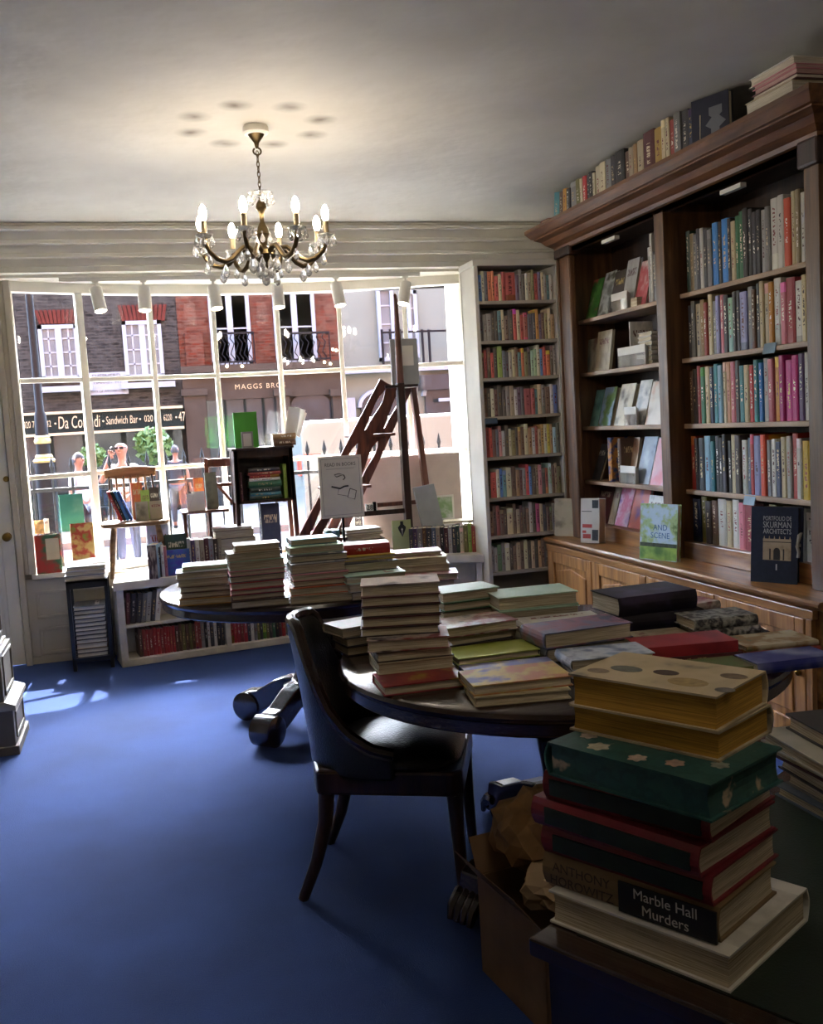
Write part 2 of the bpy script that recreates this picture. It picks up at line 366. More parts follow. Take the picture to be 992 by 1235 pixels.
def ceiling_material():
    mt = bpy.data.materials.new('ceiling_plaster'); t, N, L, B = nodes_of(mt); B.inputs['Roughness'].default_value = .7
    tc = N.new('ShaderNodeTexCoord'); sp = N.new('ShaderNodeSeparateXYZ'); L.new(tc.outputs['Object'], sp.inputs[0])
    nz = N.new('ShaderNodeTexNoise'); nz.inputs['Scale'].default_value = 1.3; nz.inputs['Detail'].default_value = 5; L.new(tc.outputs['Object'], nz.inputs['Vector'])
    rp = N.new('ShaderNodeValToRGB'); rp.color_ramp.elements[0].color = hexc('#bcb9ae'); rp.color_ramp.elements[1].color = hexc('#d4d2c8')
    rp.color_ramp.elements[0].position = .3; rp.color_ramp.elements[1].position = .7; L.new(nz.outputs[0], rp.inputs[0])
    # eight smoke stains left by the lamps of the chandelier
    dx = math_n(N, L, 'SUBTRACT', sp.outputs[0], CH_X); dy = math_n(N, L, 'SUBTRACT', sp.outputs[1], CH_Y)
    tot = None
    for k in range(8):
        a = ARM0 + k * pi / 4; ax, ay = CH_R * 1.02 * cos(a), CH_R * 1.02 * sin(a)
        q = math_n(N, L, 'ADD', math_n(N, L, 'POWER', math_n(N, L, 'SUBTRACT', dx, ax), 2.0), math_n(N, L, 'POWER', math_n(N, L, 'SUBTRACT', dy, ay), 2.0))
        g = math_n(N, L, 'SUBTRACT', 1.0, math_n(N, L, 'DIVIDE', math_n(N, L, 'SQRT', q), .085), True)
        tot = g if tot is None else math_n(N, L, 'MAXIMUM', tot, g)
    n2 = N.new('ShaderNodeTexNoise'); n2.inputs['Scale'].default_value = 9; L.new(tc.outputs['Object'], n2.inputs['Vector'])
    st = math_n(N, L, 'MULTIPLY', math_n(N, L, 'MULTIPLY', tot, n2.outputs[0]), 1.5, True)
    rr = math_n(N, L, 'SUBTRACT', 1.0, math_n(N, L, 'DIVIDE', math_n(N, L, 'SQRT', math_n(N, L, 'ADD', math_n(N, L, 'POWER', dx, 2.0), math_n(N, L, 'POWER', dy, 2.0))), .75), True)
    c = mix_c(N, L, math_n(N, L, 'MULTIPLY', rr, .22), rp.outputs[0], hexc('#8f8268'))
    L.new(mix_c(N, L, st, c, hexc('#5b5040')), B.inputs['Base Color'])
    bn = N.new('ShaderNodeBump'); bn.inputs['Strength'].default_value = .25; bn.inputs['Distance'].default_value = .02; L.new(n2.outputs[0], bn.inputs['Height']); L.new(bn.outputs[0], B.inputs['Normal'])
    return mt
_d = Vector((CH_X, CH_Y, 0)).normalized()                       # line of sight to the chandelier
ARM0 = atan2(-_d.y, -_d.x) - radians(15)                        # near arm stands 15 degrees left of the line of sight

XL, XR, YB, YF = -1.95, 3.15, -2.6, 7.12
struct(MB().box(XL, YB, -.12, XR, YF, 0).build('floor', carpet_material()), 'blue wall to wall carpet', 'floor')
struct(MB().box(XL, YB, CEIL, XR, 6.95, CEIL + .15).build('ceiling', ceiling_material()), 'off white plaster ceiling with smoke stains above the chandelier', 'ceiling')
M_WALL = mat('wall_paint', '#b5ac9c', .8, var=.08, scale=2)
struct(MB().box(XL - .2, YB - .2, 0, XL, 7.3, CEIL + .1).build('wall_left', M_WALL))
struct(MB().box(XR, YB - .2, 0, XR + .2, 7.5, CEIL + .1).build('wall_right', M_WALL))
struct(MB().box(XL, YB - .2, 0, XR, YB, CEIL).build('wall_back', M_WALL))

# bow window -----------------------------------------------------------------
XC, HALF, SAG, YW0 = .885, 1.60, .34, 7.1
def Yw(x): return YW0 + SAG * max(0, 1 - ((x - XC) / HALF) ** 2)
def on_bow(px, py):
    y = YW0 + .2
    for _ in range(12):
        p = P(px, py, 1, y); y = Yw(p.x)
    return p
Z_SILL, Z_T2, Z_T1, Z_TOP = .62, 1.272, 1.928, 2.52
MX = [on_bow(px, 400).x for px in (20, 97, 182, 258, 335, 410, 489, 557)]
MX[0] = -.70; MX[-1] = 2.47
wf = struct(MB().box(XL, 7.12, 0, -1.66, 7.42, 3.5).box(-.86, 7.12, 0, -.73, 7.42, Z_TOP + .06).box(-1.66, 7.12, 2.2, -.73, 7.42, 3.5)
            .box(2.53, 7.05, 0, XR, 7.42, 3.5).box(-.73, 6.95, 2.62, 2.53, 7.62, 3.5).build('wall_front', M_CREAM), 'cream front wall of the shop around the bow window', 'wall')
xs = [-.73 + (2.53 + .73) * i / 14 for i in range(15)]
struct(MB().prism([(x, Yw(x) - .02) for x in xs] + [(x, Yw(x) + .14) for x in reversed(xs)], 2, -.4, .585).build('wall_bow', M_CREAM), 'low curved wall below the bow window', 'wall')
win = bpy.data.objects.new('window_1', None); COL.objects.link(win); struct(win, 'white painted bow window with three rows of panes facing the street', 'window')
MB().prism([(x, (7.02 if x < -.1 else Yw(x) - .03)) for x in xs] + [(x, Yw(x) + .12) for x in reversed(xs)], 2, .585, Z_SILL).build('sill', M_WHITE, win, bevel=.004)
MB().prism([(x, Yw(x) - .045) for x in xs] + [(x, Yw(x) + .06) for x in reversed(xs)], 2, Z_TOP, 2.60).build('head', M_WHITE, win)
for x0, x1, y0, y1 in ((-.815, -.775, 7.02, 7.12), (-.775, -.745, 7.045, 7.12), (-.745, -.70, 7.03, 7.14)):
    MB().box(x0, y0, 0 if x0 < -.8 else Z_SILL, x1, y1, 2.60).build('jamb', M_CREAM, win, bevel=.005)
MB().box(2.45, 7.03, Z_SILL, 2.53, 7.45, 2.60).build('jamb', M_WHITE, win, bevel=.004)
for i, x in enumerate(MX[1:-1]):
    w_ = .034 if i else .05
    sl = (Yw(x + .01) - Yw(x - .01)) / .02; a = atan2(sl, 1)
    o = MB().box(-w_ / 2, -.03, Z_SILL, w_ / 2, .03, Z_TOP).build('mullion', M_WHITE, win, bevel=.006); o.location = (x, Yw(x), 0); o.rotation_euler = (0, 0, a)
M_GLASS = glass('window_glass', refl=.02)
for i in range(7):
    a, b = Vector((MX[i], Yw(MX[i]), 0)), Vector((MX[i + 1], Yw(MX[i + 1]), 0)); d = b - a; L_ = d.length; ang = atan2(d.y, d.x)
    for z in (Z_T2, Z_T1):
        o = MB().box(0, -.022, z - .016, L_, .022, z + .016).build('transom', M_WHITE, win, bevel=.005); o.location = a; o.rotation_euler = (0, 0, ang)
    for z0, z1 in ((Z_SILL, Z_T2), (Z_T2, Z_T1), (Z_T1, Z_TOP)):
        o = MB().box(.015, -.002, z0 + .012, L_ - .015, .002, z1 - .012).build('pane', M_GLASS, win); o.location = a; o.rotation_euler = (0, 0, ang)
struct(MB().box(-24, 7.12, 3.5, 34, 7.5, 20).box(-24, 7.12, ST0, XL - .2, 7.5, 3.5).box(XR + .2, 7.12, ST0, 34, 7.5, 3.5).build('wall_upper', mat('own_brick', '#6f4a3c', .9, var=.2)), 'brick wall of the shop building above the window', 'wall')
# panelling under the sill, at the left
pan = struct(MB().box(-.80, 7.07, 0, -.10, 7.12, .585).build('trim_1', M_CREAM), 'cream panelling below the window sill', 'panelling')
for z0, z1 in ((.06, .245), (.31, .50)):
    for a in ((-.72, z0, -.14, z0 + .022), (-.72, z1 - .022, -.14, z1), (-.72, z0, -.70, z1), (-.16, z0, -.14, z1)):
        MB().box(a[0], 7.052 + (.001 if a[2] - a[0] < .1 else 0), a[1], a[2], 7.07, a[3]).build('panel_moulding', M_CREAM, pan, bevel=.005)
MB().box(-.80, 7.055, 0, -.10, 7.07, .05).build('skirting', M_CREAM, pan)
# street door left of the window
door = bpy.data.objects.new('door_1', None); COL.objects.link(door); struct(door, 'white painted street door with brass knob beside the window', 'door')
MB().box(-1.64, 7.05, .01, -.822, 7.11, 2.19).build('leaf', M_WHITE, door, bevel=.004)
for z0, z1 in ((.12, .85), (1.05, 2.05)):
    for a in ((-1.55, z0, -.90, z0 + .03), (-1.55, z1 - .03, -.90, z1), (-1.55, z0, -1.52, z1), (-.93, z0, -.90, z1)):
        MB().box(a[0], 7.035 + (.001 if a[2] - a[0] < .1 else 0), a[1], a[2], 7.05, a[3]).build('panel_moulding', M_WHITE, door, bevel=.005)
kn = P(8, 648, 1, 7.0); kx, kz = kn.x, kn.z
knob = MB().lathe([(.026, 0), (.028, .006), (.012, .012), (.010, .03), (.024, .04), (.030, .052), (.026, .066), (.008, .072)], 20, M=Matrix.Rotation(pi / 2, 4, 'X')).build('door_knob', M_BRASS, door, smooth=True)
knob.location = (kx, 7.05, kz)
kl = P(7, 578, 1, 7.02)
lk = MB().lathe([(.020, 0), (.020, .008), (.014, .014), (.004, .015)], 18, M=Matrix.Rotation(pi / 2, 4, 'X')).build('door_lock', M_BRASS, door, smooth=True); lk.location = (kl.x, 7.05, kl.z)
# cornice across the front of the bay
prof = [(6.76, CEIL), (6.76, 2.885), (6.735, 2.875), (6.735, 2.855), (6.77, 2.85), (6.79, 2.80), (6.775, 2.795), (6.775, 2.775), (6.81, 2.77), (6.83, 2.72), (6.815, 2.715), (6.815, 2.695), (6.85, 2.69), (6.87, 2.645), (6.86, 2.64), (6.86, 2.605), (7.0, 2.605), (7.0, CEIL)]
struct(MB().prism([(y, z) for y, z in prof], 0, XL, XR).build('trim_2', M_WHITE), 'stepped white cornice across the head of the window bay', 'cornice')
struct(MB().box(-.80, 6.95, 2.585, 2.53, 7.5, 2.62).build('trim_3', M_WHITE), 'white soffit above the window bay', 'soffit')

# ================================================================== THE STREET
ST = -.25
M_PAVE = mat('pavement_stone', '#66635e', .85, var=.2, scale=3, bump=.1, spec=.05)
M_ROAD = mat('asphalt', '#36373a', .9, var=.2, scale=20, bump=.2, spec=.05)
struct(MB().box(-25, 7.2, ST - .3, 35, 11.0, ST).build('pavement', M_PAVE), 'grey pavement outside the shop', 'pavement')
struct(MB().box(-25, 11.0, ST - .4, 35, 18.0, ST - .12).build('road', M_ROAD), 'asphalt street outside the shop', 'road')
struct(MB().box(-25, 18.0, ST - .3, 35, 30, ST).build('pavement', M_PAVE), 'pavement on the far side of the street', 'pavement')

def brick_material(name, c1, c2, mortar, scale=6.0):
    mt = bpy.data.materials.new(name); t, N, L, B = nodes_of(mt); B.inputs['Roughness'].default_value = .95; B.inputs['Specular IOR Level'].default_value = .03
    tc = N.new('ShaderNodeTexCoord'); mp = N.new('ShaderNodeMapping'); mp.inputs['Rotation'].default_value = (pi / 2, 0, 0); L.new(tc.outputs['Object'], mp.inputs[0])
    br = N.new('ShaderNodeTexBrick'); br.inputs['Scale'].default_value = scale; br.inputs['Mortar Size'].default_value = .03; br.inputs['Brick Width'].default_value = 1.3; br.inputs['Row Height'].default_value = .45
    br.inputs['Color1'].default_value = hexc(c1); br.inputs['Color2'].default_value = hexc(c2); br.inputs['Mortar'].default_value = hexc(mortar); L.new(mp.outputs[0], br.inputs[0])
    nz = N.new('ShaderNodeTexNoise'); nz.inputs['Scale'].default_value = 5; nz.inputs['Detail'].default_value = 8; nz.inputs['Roughness'].default_value = .75; mp2 = N.new('ShaderNodeMapping'); mp2.inputs['Scale'].default_value = (1, 1, 2.6); L.new(tc.outputs['Object'], mp2.inputs[0]); L.new(mp2.outputs[0], nz.inputs['Vector'])
    rr_ = N.new('ShaderNodeValToRGB'); rr_.color_ramp.elements[0].position = .42; rr_.color_ramp.elements[1].position = .6; L.new(nz.outputs[0], rr_.inputs[0])
    L.new(mix_c(N, L, math_n(N, L, 'MULTIPLY', rr_.outputs[0], .7), br.outputs[0], hexc(mortar)), B.inputs['Base Color'])
    return mt
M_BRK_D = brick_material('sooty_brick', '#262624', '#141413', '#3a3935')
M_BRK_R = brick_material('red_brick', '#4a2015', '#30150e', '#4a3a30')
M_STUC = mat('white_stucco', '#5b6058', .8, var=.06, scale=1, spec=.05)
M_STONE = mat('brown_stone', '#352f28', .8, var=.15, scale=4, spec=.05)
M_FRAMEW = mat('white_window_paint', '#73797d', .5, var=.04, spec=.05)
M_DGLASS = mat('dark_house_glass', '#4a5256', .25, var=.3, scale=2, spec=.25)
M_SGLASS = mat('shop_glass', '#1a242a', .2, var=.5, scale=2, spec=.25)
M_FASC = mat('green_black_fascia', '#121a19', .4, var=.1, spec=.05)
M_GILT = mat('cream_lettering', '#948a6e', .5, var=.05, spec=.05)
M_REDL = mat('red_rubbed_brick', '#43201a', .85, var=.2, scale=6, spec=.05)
YFAC = 24.0; BH = 7.5
def F(px, py, y=YFAC): return P(px, py, 1, y)
RX90 = (pi / 2, 0, 0)
def sash(b, x0, z0, x1, z1, cols=2, rows=3, y=YFAC, leaf=False, deep=.12):
    """a window in a facade: frame, bars, pane"""
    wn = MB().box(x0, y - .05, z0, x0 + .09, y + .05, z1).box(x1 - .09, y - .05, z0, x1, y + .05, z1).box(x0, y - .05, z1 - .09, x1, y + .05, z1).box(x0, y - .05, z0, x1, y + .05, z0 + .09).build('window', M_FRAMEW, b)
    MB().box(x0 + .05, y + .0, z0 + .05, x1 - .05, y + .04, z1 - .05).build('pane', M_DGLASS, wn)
    g = MB(); xm = (x0 + x1) / 2
    if leaf: g.box(xm - .07, y - .045, z0, xm + .07, y + .02, z1)
    for c_ in range(1, cols):
        x = x0 + (x1 - x0) * c_ / cols; g.box(x - .018, y - .02, z0, x + .018, y + .02, z1)
    for r_ in range(1, rows):
        z = z0 + (z1 - z0) * r_ / rows; g.box(x0, y - .02, z - .018, x1, y + .02, z + .018)
    g.build('glazing_bars', M_FRAMEW, wn)
# --- dark brick house
xa = F(217, 430).x; xb = F(411, 430).x
bA = thing('building', 'sooty dark brick house with sandwich bar below, across the street', 'building', (0, 0, ST))
bA.location.z = 0
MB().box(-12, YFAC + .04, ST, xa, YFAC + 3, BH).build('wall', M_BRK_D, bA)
for (x0, x1, y0, y1, lp) in ((51, 99, 391, 459, (47, 97, 373, 391)), (152, 199, 386, 457, (147, 199, 367, 388))):
    a, b = F(x0, y1), F(x1, y0); sash(bA, a.x, a.z, F(x1, y1).x, b.z, 4, 4, leaf=True)
    sA = F(x0, 474 if x0 < 100 else 469); MB().box(a.x - .12, YFAC - .15, sA.z, F(x1, y1).x + .22, YFAC + .1, sA.z + .13).build('window_sill', M_FRAMEW, bA)
    l0, l1 = F(lp[0], lp[3]), F(lp[1], lp[2]); n = 11
    for k in range(n):
        xk0 = l0.x + (F(lp[1], lp[3]).x - l0.x) * k / n; xk1 = l0.x + (F(lp[1], lp[3]).x - l0.x) * (k + .88) / n; t_ = (k + .5) / n - .5
        MB().add([(xk0, YFAC - .02, l0.z), (xk1, YFAC - .02, l0.z), (xk1 + t_ * .16, YFAC - .02, l1.z), (xk0 + t_ * .16, YFAC - .02, l1.z), (xk0, YFAC + .06, l0.z), (xk1, YFAC + .06, l0.z), (xk1 + t_ * .16, YFAC + .06, l1.z), (xk0 + t_ * .16, YFAC + .06, l1.z)],
                 [(0, 1, 2, 3), (7, 6, 5, 4), (0, 4, 5, 1), (1, 5, 6, 2), (2, 6, 7, 3), (3, 7, 4, 0)]).build('lintel_brick', M_REDL, bA)
sg0, sg1 = F(107, 477), F(153, 448)
sgn = MB().box(sg0.x, YFAC - .04, sg0.z, sg1.x, YFAC + .04, sg1.z).build('street_sign', M_FRAMEW, bA)
sgn['label'] = 'white street name plate'
M_INKT = mat('sign_ink', '#23282c', .6, var=.05)
sw = sg1.x - sg0.x; shh = sg1.z - sg0.z; scx = (sg0.x + sg1.x) / 2
text_obj('SHEPHERD', shh * .26, M_INKT, sgn, (scx - .02, YFAC - .045, sg1.z - shh * .18), RX90, extrude=.002)
text_obj('MARKET W1', shh * .22, M_INKT, sgn, (scx, YFAC - .045, sg1.z - shh * .43), RX90, extrude=.002)
text_obj('CITY OF WESTMINSTER', shh * .14, M_INKT, sgn, (scx, YFAC - .045, sg0.z + shh * .15), RX90, extrude=.002)
# shop front of the sandwich bar
f0 = F(20, 525); fz0, fz1 = F(130, 519).z, F(130, 497).z
MB().box(-7, YFAC - .35, fz0, xa - .05, YFAC + .1, fz1).build('fascia', M_FASC, bA)
for z in (fz0 - .06, fz1): MB().box(-7, YFAC - .40, z, xa - .05, YFAC + .1, z + .06).build('fascia_moulding', M_GILT, bA)
MB().box(-7, YFAC - .10, ST, xa - .1, YFAC + .06, fz0 - .06).build('shop_window', M_SGLASS, bA)
for px in (15, 62, 104, 150, 206): MB().box(F(px, 540).x - .06, YFAC - .16, ST, F(px, 540).x + .06, YFAC - .1, fz0 - .06).build('shop_post', M_FASC, bA)
MB().box(-7, YFAC - .16, ST, xa - .1, YFAC - .1, ST + .6).build('stall_riser', M_FASC, bA)
zt = (fz0 + fz1) / 2; hh = fz1 - fz0
def fas(txt, px0, px1, sz, shear=0.0):
    x0, x1 = F(px0, 510).x, F(px1, 510).x
    o = text_obj(txt, sz, M_GILT, bA, ((x0 + x1) / 2, YFAC - .36, zt), RX90, extrude=.004, shear=shear)
    w0 = max(v.co.x for v in o.data.vertices) - min(v.co.x for v in o.data.vertices); o.scale.x = (x1 - x0) / w0
fas('020 74', 30, 46, hh * .5); fas('42', 57, 63, hh * .5); fas('Da Corradi', 71, 121, hh * .95, .12); fas('Sandwich Bar', 128, 166, hh * .62, .12); fas('020 7', 174, 190, hh * .5); fas('6220', 197, 207, hh * .5); fas('47', 215, 223, hh * .75)
for px in (68, 125, 169, 212): MB().ball((F(px, 510).x, YFAC - .36, zt), .025, n=6).build('fascia_dot', M_GILT, bA)
# --- red brick house with stone shop front
bB = thing('building', 'red brick house with iron balconies and brown stone shop front', 'building')
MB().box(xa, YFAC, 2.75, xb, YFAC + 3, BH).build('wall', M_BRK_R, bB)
zl = F(320, 447).z
MB().box(xa - .02, YFAC - .30, zl, xb + .02, YFAC + .05, zl + .16).build('stone_ledge', M_STONE, bB)
MB().box(xa, YFAC - .12, F(320, 480).z, xb, YFAC + 1, zl).build('stone_fascia', M_STONE, bB)
for px0, px1 in ((224, 250), (334, 350), (401, 411)):
    MB().box(F(px0, 520).x, YFAC - .25, ST, F(px1, 520).x, YFAC + .1, F(px0, 478).z).build('pilaster', M_STONE, bB)
    MB().box(F(px0, 520).x - .05, YFAC - .30, F(px0, 478).z, F(px1, 520).x + .05, YFAC + .1, F(px0, 470).z).build('capital', M_STONE, bB)
MB().box(F(224, 430).x, YFAC - .12, zl, F(246, 430).x, YFAC + .05, F(230, 402).z).build('brick_pier', M_BRK_R, bB)
MB().box(F(250, 500).x, YFAC + .0, ST, F(334, 500).x, YFAC + .1, F(300, 480).z).build('shop_window', M_SGLASS, bB)
for px in (272, 296, 318): MB().box(F(px, 500).x - .03, YFAC - .04, ST, F(px, 500).x + .03, YFAC, F(300, 480).z).build('shop_post', M_FASC, bB)
az0 = F(375, 500).z; a0x, a1x = F(351, 500).x, F(399, 500).x; n = 10; acx = (a0x + a1x) / 2; ar = (a1x - a0x) / 2
MB().prism([(a0x, ST), (a1x, ST)] + [(acx + ar * cos(pi * k / n), az0 + .25 + .28 * sin(pi * k / n)) for k in range(n + 1)], 1, YFAC - .04, YFAC + .06).build('arched_window', M_SGLASS, bB)
MB().box(xa, YFAC + .02, ST, xb, YFAC + 1, F(320, 478).z).build('ground_floor', M_STONE, bB)
text_obj('MAGGS BROS', .17, M_GILT, bB, (F(313, 466).x, YFAC - .13, F(313, 466).z), RX90, extrude=.004, spacing=1.25)
M_BULBS = mat('street_bulb', '#fff0d0', .4, emit='#ffe2b0', estr=2.0)
for (x0, x1, yt, yb) in ((256, 305, 351, 440), (333, 383, 350, 436)):
    a = F(x0, yb); b = F(x1, yt); x1w = F(x1, yb).x
    sash(bB, a.x, zl + .16, x1w, b.z, 2, 2, leaf=True)
    rr = thing  # balcony
    bx0, bx1, bz1 = F(x0 + 2, 425).x, F(x1 + (12 if x0 > 300 else 0), 425).x, F(x0, 404).z
    bal = MB().bar((bx0, YFAC - .28, bz1), (bx1, YFAC - .28, bz1), .05, .05).bar((bx0, YFAC - .28, zl + .22), (bx1, YFAC - .28, zl + .22), .04, .04).bar((bx0, YFAC, bz1), (bx0, YFAC - .28, bz1), .04, .04).bar((bx1, YFAC, bz1), (bx1, YFAC - .28, bz1), .04, .04).build('balcony_rail', M_IRON, bB)
    n = 9
    for k in range(n + 1):
        x = bx0 + (bx1 - bx0) * k / n; zz = [zl + .16 + (bz1 - zl - .16) * j / 6 for j in range(7)]
        MB().tube([(x + .05 * sin(j * 2.1) * (k % n != 0), YFAC - .28, z) for j, z in enumerate(zz)], .014, 5).build('baluster', M_IRON, bal)
for px, py in ((272, 443), (290, 443), (388, 438), (395, 440), (398, 423), (402, 424), (411, 397)): MB().ball((F(px, py).x, YFAC - .34, F(px, py).z), .035, n=6).build('festoon_bulb', M_BULBS, bB)
# --- white stucco house
bC = thing('building', 'white stucco house with arched dark shop front, across the street', 'building')
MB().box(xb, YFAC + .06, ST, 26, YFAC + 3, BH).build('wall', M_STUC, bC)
for px0, px1, top, mat_ in ((424, 482, 492, M_SGLASS), (502, 560, 478, M_SGLASS)):
    x0, x1, zb = F(px0 + 12, 510).x, F(px1, 510).x, F(px0, top).z; cx_, r_ = (x0 + x1) / 2, (x1 - x0) / 2
    MB().prism([(x0, ST), (x1, ST)] + [(cx_ + r_ * cos(pi * k / 12), zb + r_ * .75 * sin(pi * k / 12)) for k in range(13)], 1, YFAC - .03, YFAC + .1).build('arched_window', mat_, bC)
    MB().prism([(cx_ + r_ * 1.0 * cos(pi * k / 12), zb + r_ * .75 * sin(pi * k / 12)) for k in range(13)] + [(cx_ + r_ * 1.18 * cos(pi * k / 12), zb + r_ * .92 * sin(pi * k / 12)) for k in range(12, -1, -1)], 1, YFAC - .12, YFAC + .1).build('arch_moulding', M_FRAMEW, bC)
MB().box(xb, YFAC - .2, F(470, 449).z, 12, YFAC + .1, F(470, 443).z).build('string_course', M_FRAMEW, bC)
for px in (421, 489): MB().box(F(px, 510).x - .16, YFAC - .12, ST, F(px, 510).x + .16, YFAC + .1, F(px, 480).z).build('pilaster', M_FRAMEW, bC)
for (x0, x1, yt, yb) in ((458, 478, 346, 436), (494, 506, 350, 436)):
    a = F(x0, yb); sash(bC, a.x, a.z, F(x1, yb).x, F(x1, yt).z, 1, 4)
bal = MB().bar((F(455, 403).x, YFAC - .35, F(455, 403).z), (F(548, 403).x, YFAC - .35, F(455, 403).z), .045, .045).build('balcony_rail', M_IRON, bC)
for px in (456, 466, 478, 504, 512, 545): MB().bar((F(px, 403).x, YFAC - .35, F(470, 440).z), (F(px, 403).x, YFAC - .35, F(px, 399).z), .05, .05).build('baluster', M_IRON, bal)
MB().box(F(505, 470).x, YFAC - .3, F(530, 470).z, F(560, 470).x, YFAC + .1, F(530, 452).z).build('shop_fascia', M_SGLASS, bC)
MB().box(F(525, 484).x, YFAC - .3, F(540, 484).z, F(560, 484).x, YFAC - .25, F(540, 480).z).build('shop_light', M_FRAMEW, bC)

# --- awning over the shop window
M_AWN = mat('awning_canvas', '#e6e4dc', .8, var=.04)
t_, N_, L_n, B_ = M_AWN.node_tree, M_AWN.node_tree.nodes, M_AWN.node_tree.links, M_AWN.node_tree.nodes['Principled BSDF']
tl = N_.new('ShaderNodeBsdfTranslucent'); tl.inputs[0].default_value = hexc('#e6e4dc'); mxs = N_.new('ShaderNodeMixShader'); mxs.inputs[0].default_value = .45
L_n.new(B_.outputs[0], mxs.inputs[1]); L_n.new(tl.outputs[0], mxs.inputs[2]); L_n.new(mxs.outputs[0], N_['Material Output'].inputs[0])
aw = thing('shop_awning', 'white canvas awning stretched out over the bow window', 'awning', (0, 0, 0))
AWY, AWZ = 8.26, 2.67
front = [(-1.2, 7.92), (-.35, 7.98), (.1, AWY), (2.2, AWY), (3.2, 8.1)]; nfr = len(front)
g = MB(); vs = []
for dz_ in (0, .008):
    vs += [(x, 7.64, 3.0 + dz_) for x, y in front] + [(x, y, AWZ + dz_) for x, y in front]
fs = []
for i in range(nfr - 1):
    fs += [(i, i + 1, nfr + i + 1, nfr + i), (2 * nfr + i, 3 * nfr + i, 3 * nfr + i + 1, 2 * nfr + i + 1), (nfr + i, nfr + i + 1, 3 * nfr + i + 1, 3 * nfr + i), (i, 2 * nfr + i, 2 * nfr + i + 1, i + 1)]
fs += [(0, nfr, 3 * nfr, 2 * nfr), (nfr - 1, 3 * nfr - 1, 4 * nfr - 1, 2 * nfr - 1)]
g.add(vs, fs).build('canvas', M_AWN, aw)
for (x0, y0), (x1, y1) in zip(front, front[1:]): MB().bar((x0, y0, AWZ - .01), (x1, y1, AWZ - .01), .04, .04).build('front_bar', M_IRON, aw)
for x, y in (front[0], front[-1]): MB().bar((x, 7.66, 2.84), (x, y, AWZ - .02), .025, .025).build('side_arm', M_IRON, aw)
# --- railings in front of the window
ra = thing('area_railing', 'black iron railing with upright spikes just outside the window', 'railing', (0, 0, 0))
ry = 8.45
for z in (1.12, .25): MB().bar((-1.6, ry, z), (3.6, ry, z), .04, .03).build('rail', M_IRON, ra)
sp0 = MB().tube([(0, 0, ST), (0, 0, 1.28), (0, 0, 1.31), (0, 0, 1.39)], [.011, .011, .02, .002], 6).mesh('spike', M_IRON)
for k in range(35):
    o = link('spike', sp0, ra); o.location = (-1.55 + k * .15, ry, 0)
# --- street lamp
lx = P(52, 540, 1, 13.0)
sl = thing('street_lamp', 'black cast iron street lamp post with gilded collars', 'street lamp', (lx.x, 13.0, ST - .12))
zb = lambda py: P(52, py, 1, 13.0).z - (ST - .12)
MB().lathe([(.20, 0), (.20, .25), (.13, .32), (.115, zb(560)), (.115, zb(558))], 16).build('base', M_IRON, sl, smooth=True)
MB().lathe([(.085, zb(550)), (.08, zb(530)), (.07, zb(500)), (.05, zb(495)), (.045, zb(360)), (.04, 5.2)], 16).build('column', M_IRON, sl, smooth=True)
M_GILD = mat('street_gilding', '#8a7a4e', .4, metal=.6, var=.15)
for y0, y1, r0 in ((558, 553, .125), (554, 548, .10), (535, 528, .095), (529, 525, .085)): MB().lathe([(r0, zb(y0)), (r0 * 1.08, (zb(y0) + zb(y1)) / 2), (r0 * .9, zb(y1))], 16).build('gilt_collar', M_GILD, sl, smooth=True)
MB().lathe([(.06, 5.2), (.2, 5.3), (.24, 5.75), (.1, 5.95), (.02, 6.05)], 8).build('lantern', M_DGLASS, sl)
# --- white van
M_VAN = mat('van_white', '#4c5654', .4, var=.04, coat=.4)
v0 = P(362, 520, 1, 14.0)
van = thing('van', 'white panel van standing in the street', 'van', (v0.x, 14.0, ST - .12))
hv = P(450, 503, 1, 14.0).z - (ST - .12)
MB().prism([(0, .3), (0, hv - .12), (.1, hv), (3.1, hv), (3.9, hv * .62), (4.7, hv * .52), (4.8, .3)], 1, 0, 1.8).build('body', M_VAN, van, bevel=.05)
MB().box(-.03, .1, hv * .6, 0, .3, hv * .75).box(.02, -.01, hv * .72, .28, .01, hv * .76).build('tail_light', mat('tail_light_red', '#a03028', .3), van)
MB().box(.35, -.015, hv * .55, 3.4, .0, hv * .60).build('side_strip', mat('van_trim', '#8a7f74', .5), van)
for x in (.9, 3.9): 
    MB().lathe([(.32, 0), (.32, .2)], 20, M=Matrix.Translation((x, -.02, .32)) @ Matrix.Rotation(-pi / 2, 4, 'X')).build('wheel', M_IRON, van)
# --- potted shrubs by the sandwich bar
M_LEAF = mat('street_leaf', '#456430', .6, var=.5, scale=30)
def shrub(px, py, y, r, label):
    c = P(px, py, 1, y); o = thing('potted_shrub', label, 'shrub', (c.x, y, ST), group=None)
    MB().lathe([(.16, 0), (.22, .4), (.23, .42), (.2, .42)], 14).build('pot', M_FASC, o)
    MB().tube([(0, 0, .4), (.02, 0, c.z - ST)], .025, 6).build('stem', M_DARKW, o)
    g = MB(); rg = random.Random(px)
    for k in range(420):
        d = Vector((rg.gauss(0, 1), rg.gauss(0, 1), rg.gauss(0, 1))).normalized() * r * rg.uniform(.35, 1) ** .6; p = Vector((0, 0, c.z - ST)) + d
        u = Vector((rg.gauss(0, 1), rg.gauss(0, 1), rg.gauss(0, 1))).normalized(); v_ = u.cross(Vector((rg.gauss(0, 1), rg.gauss(0, 1), .3))).normalized(); s = .05
        g.add([tuple(p - u * s * 1.6), tuple(p + v_ * s), tuple(p + u * s * 1.6), tuple(p - v_ * s)], [(0, 1, 2, 3)])
    g.build('foliage', M_LEAF, o)
shrub(185, 537, 20.5, .38, 'bright green leafy shrub in a pot left of the dark clad person')
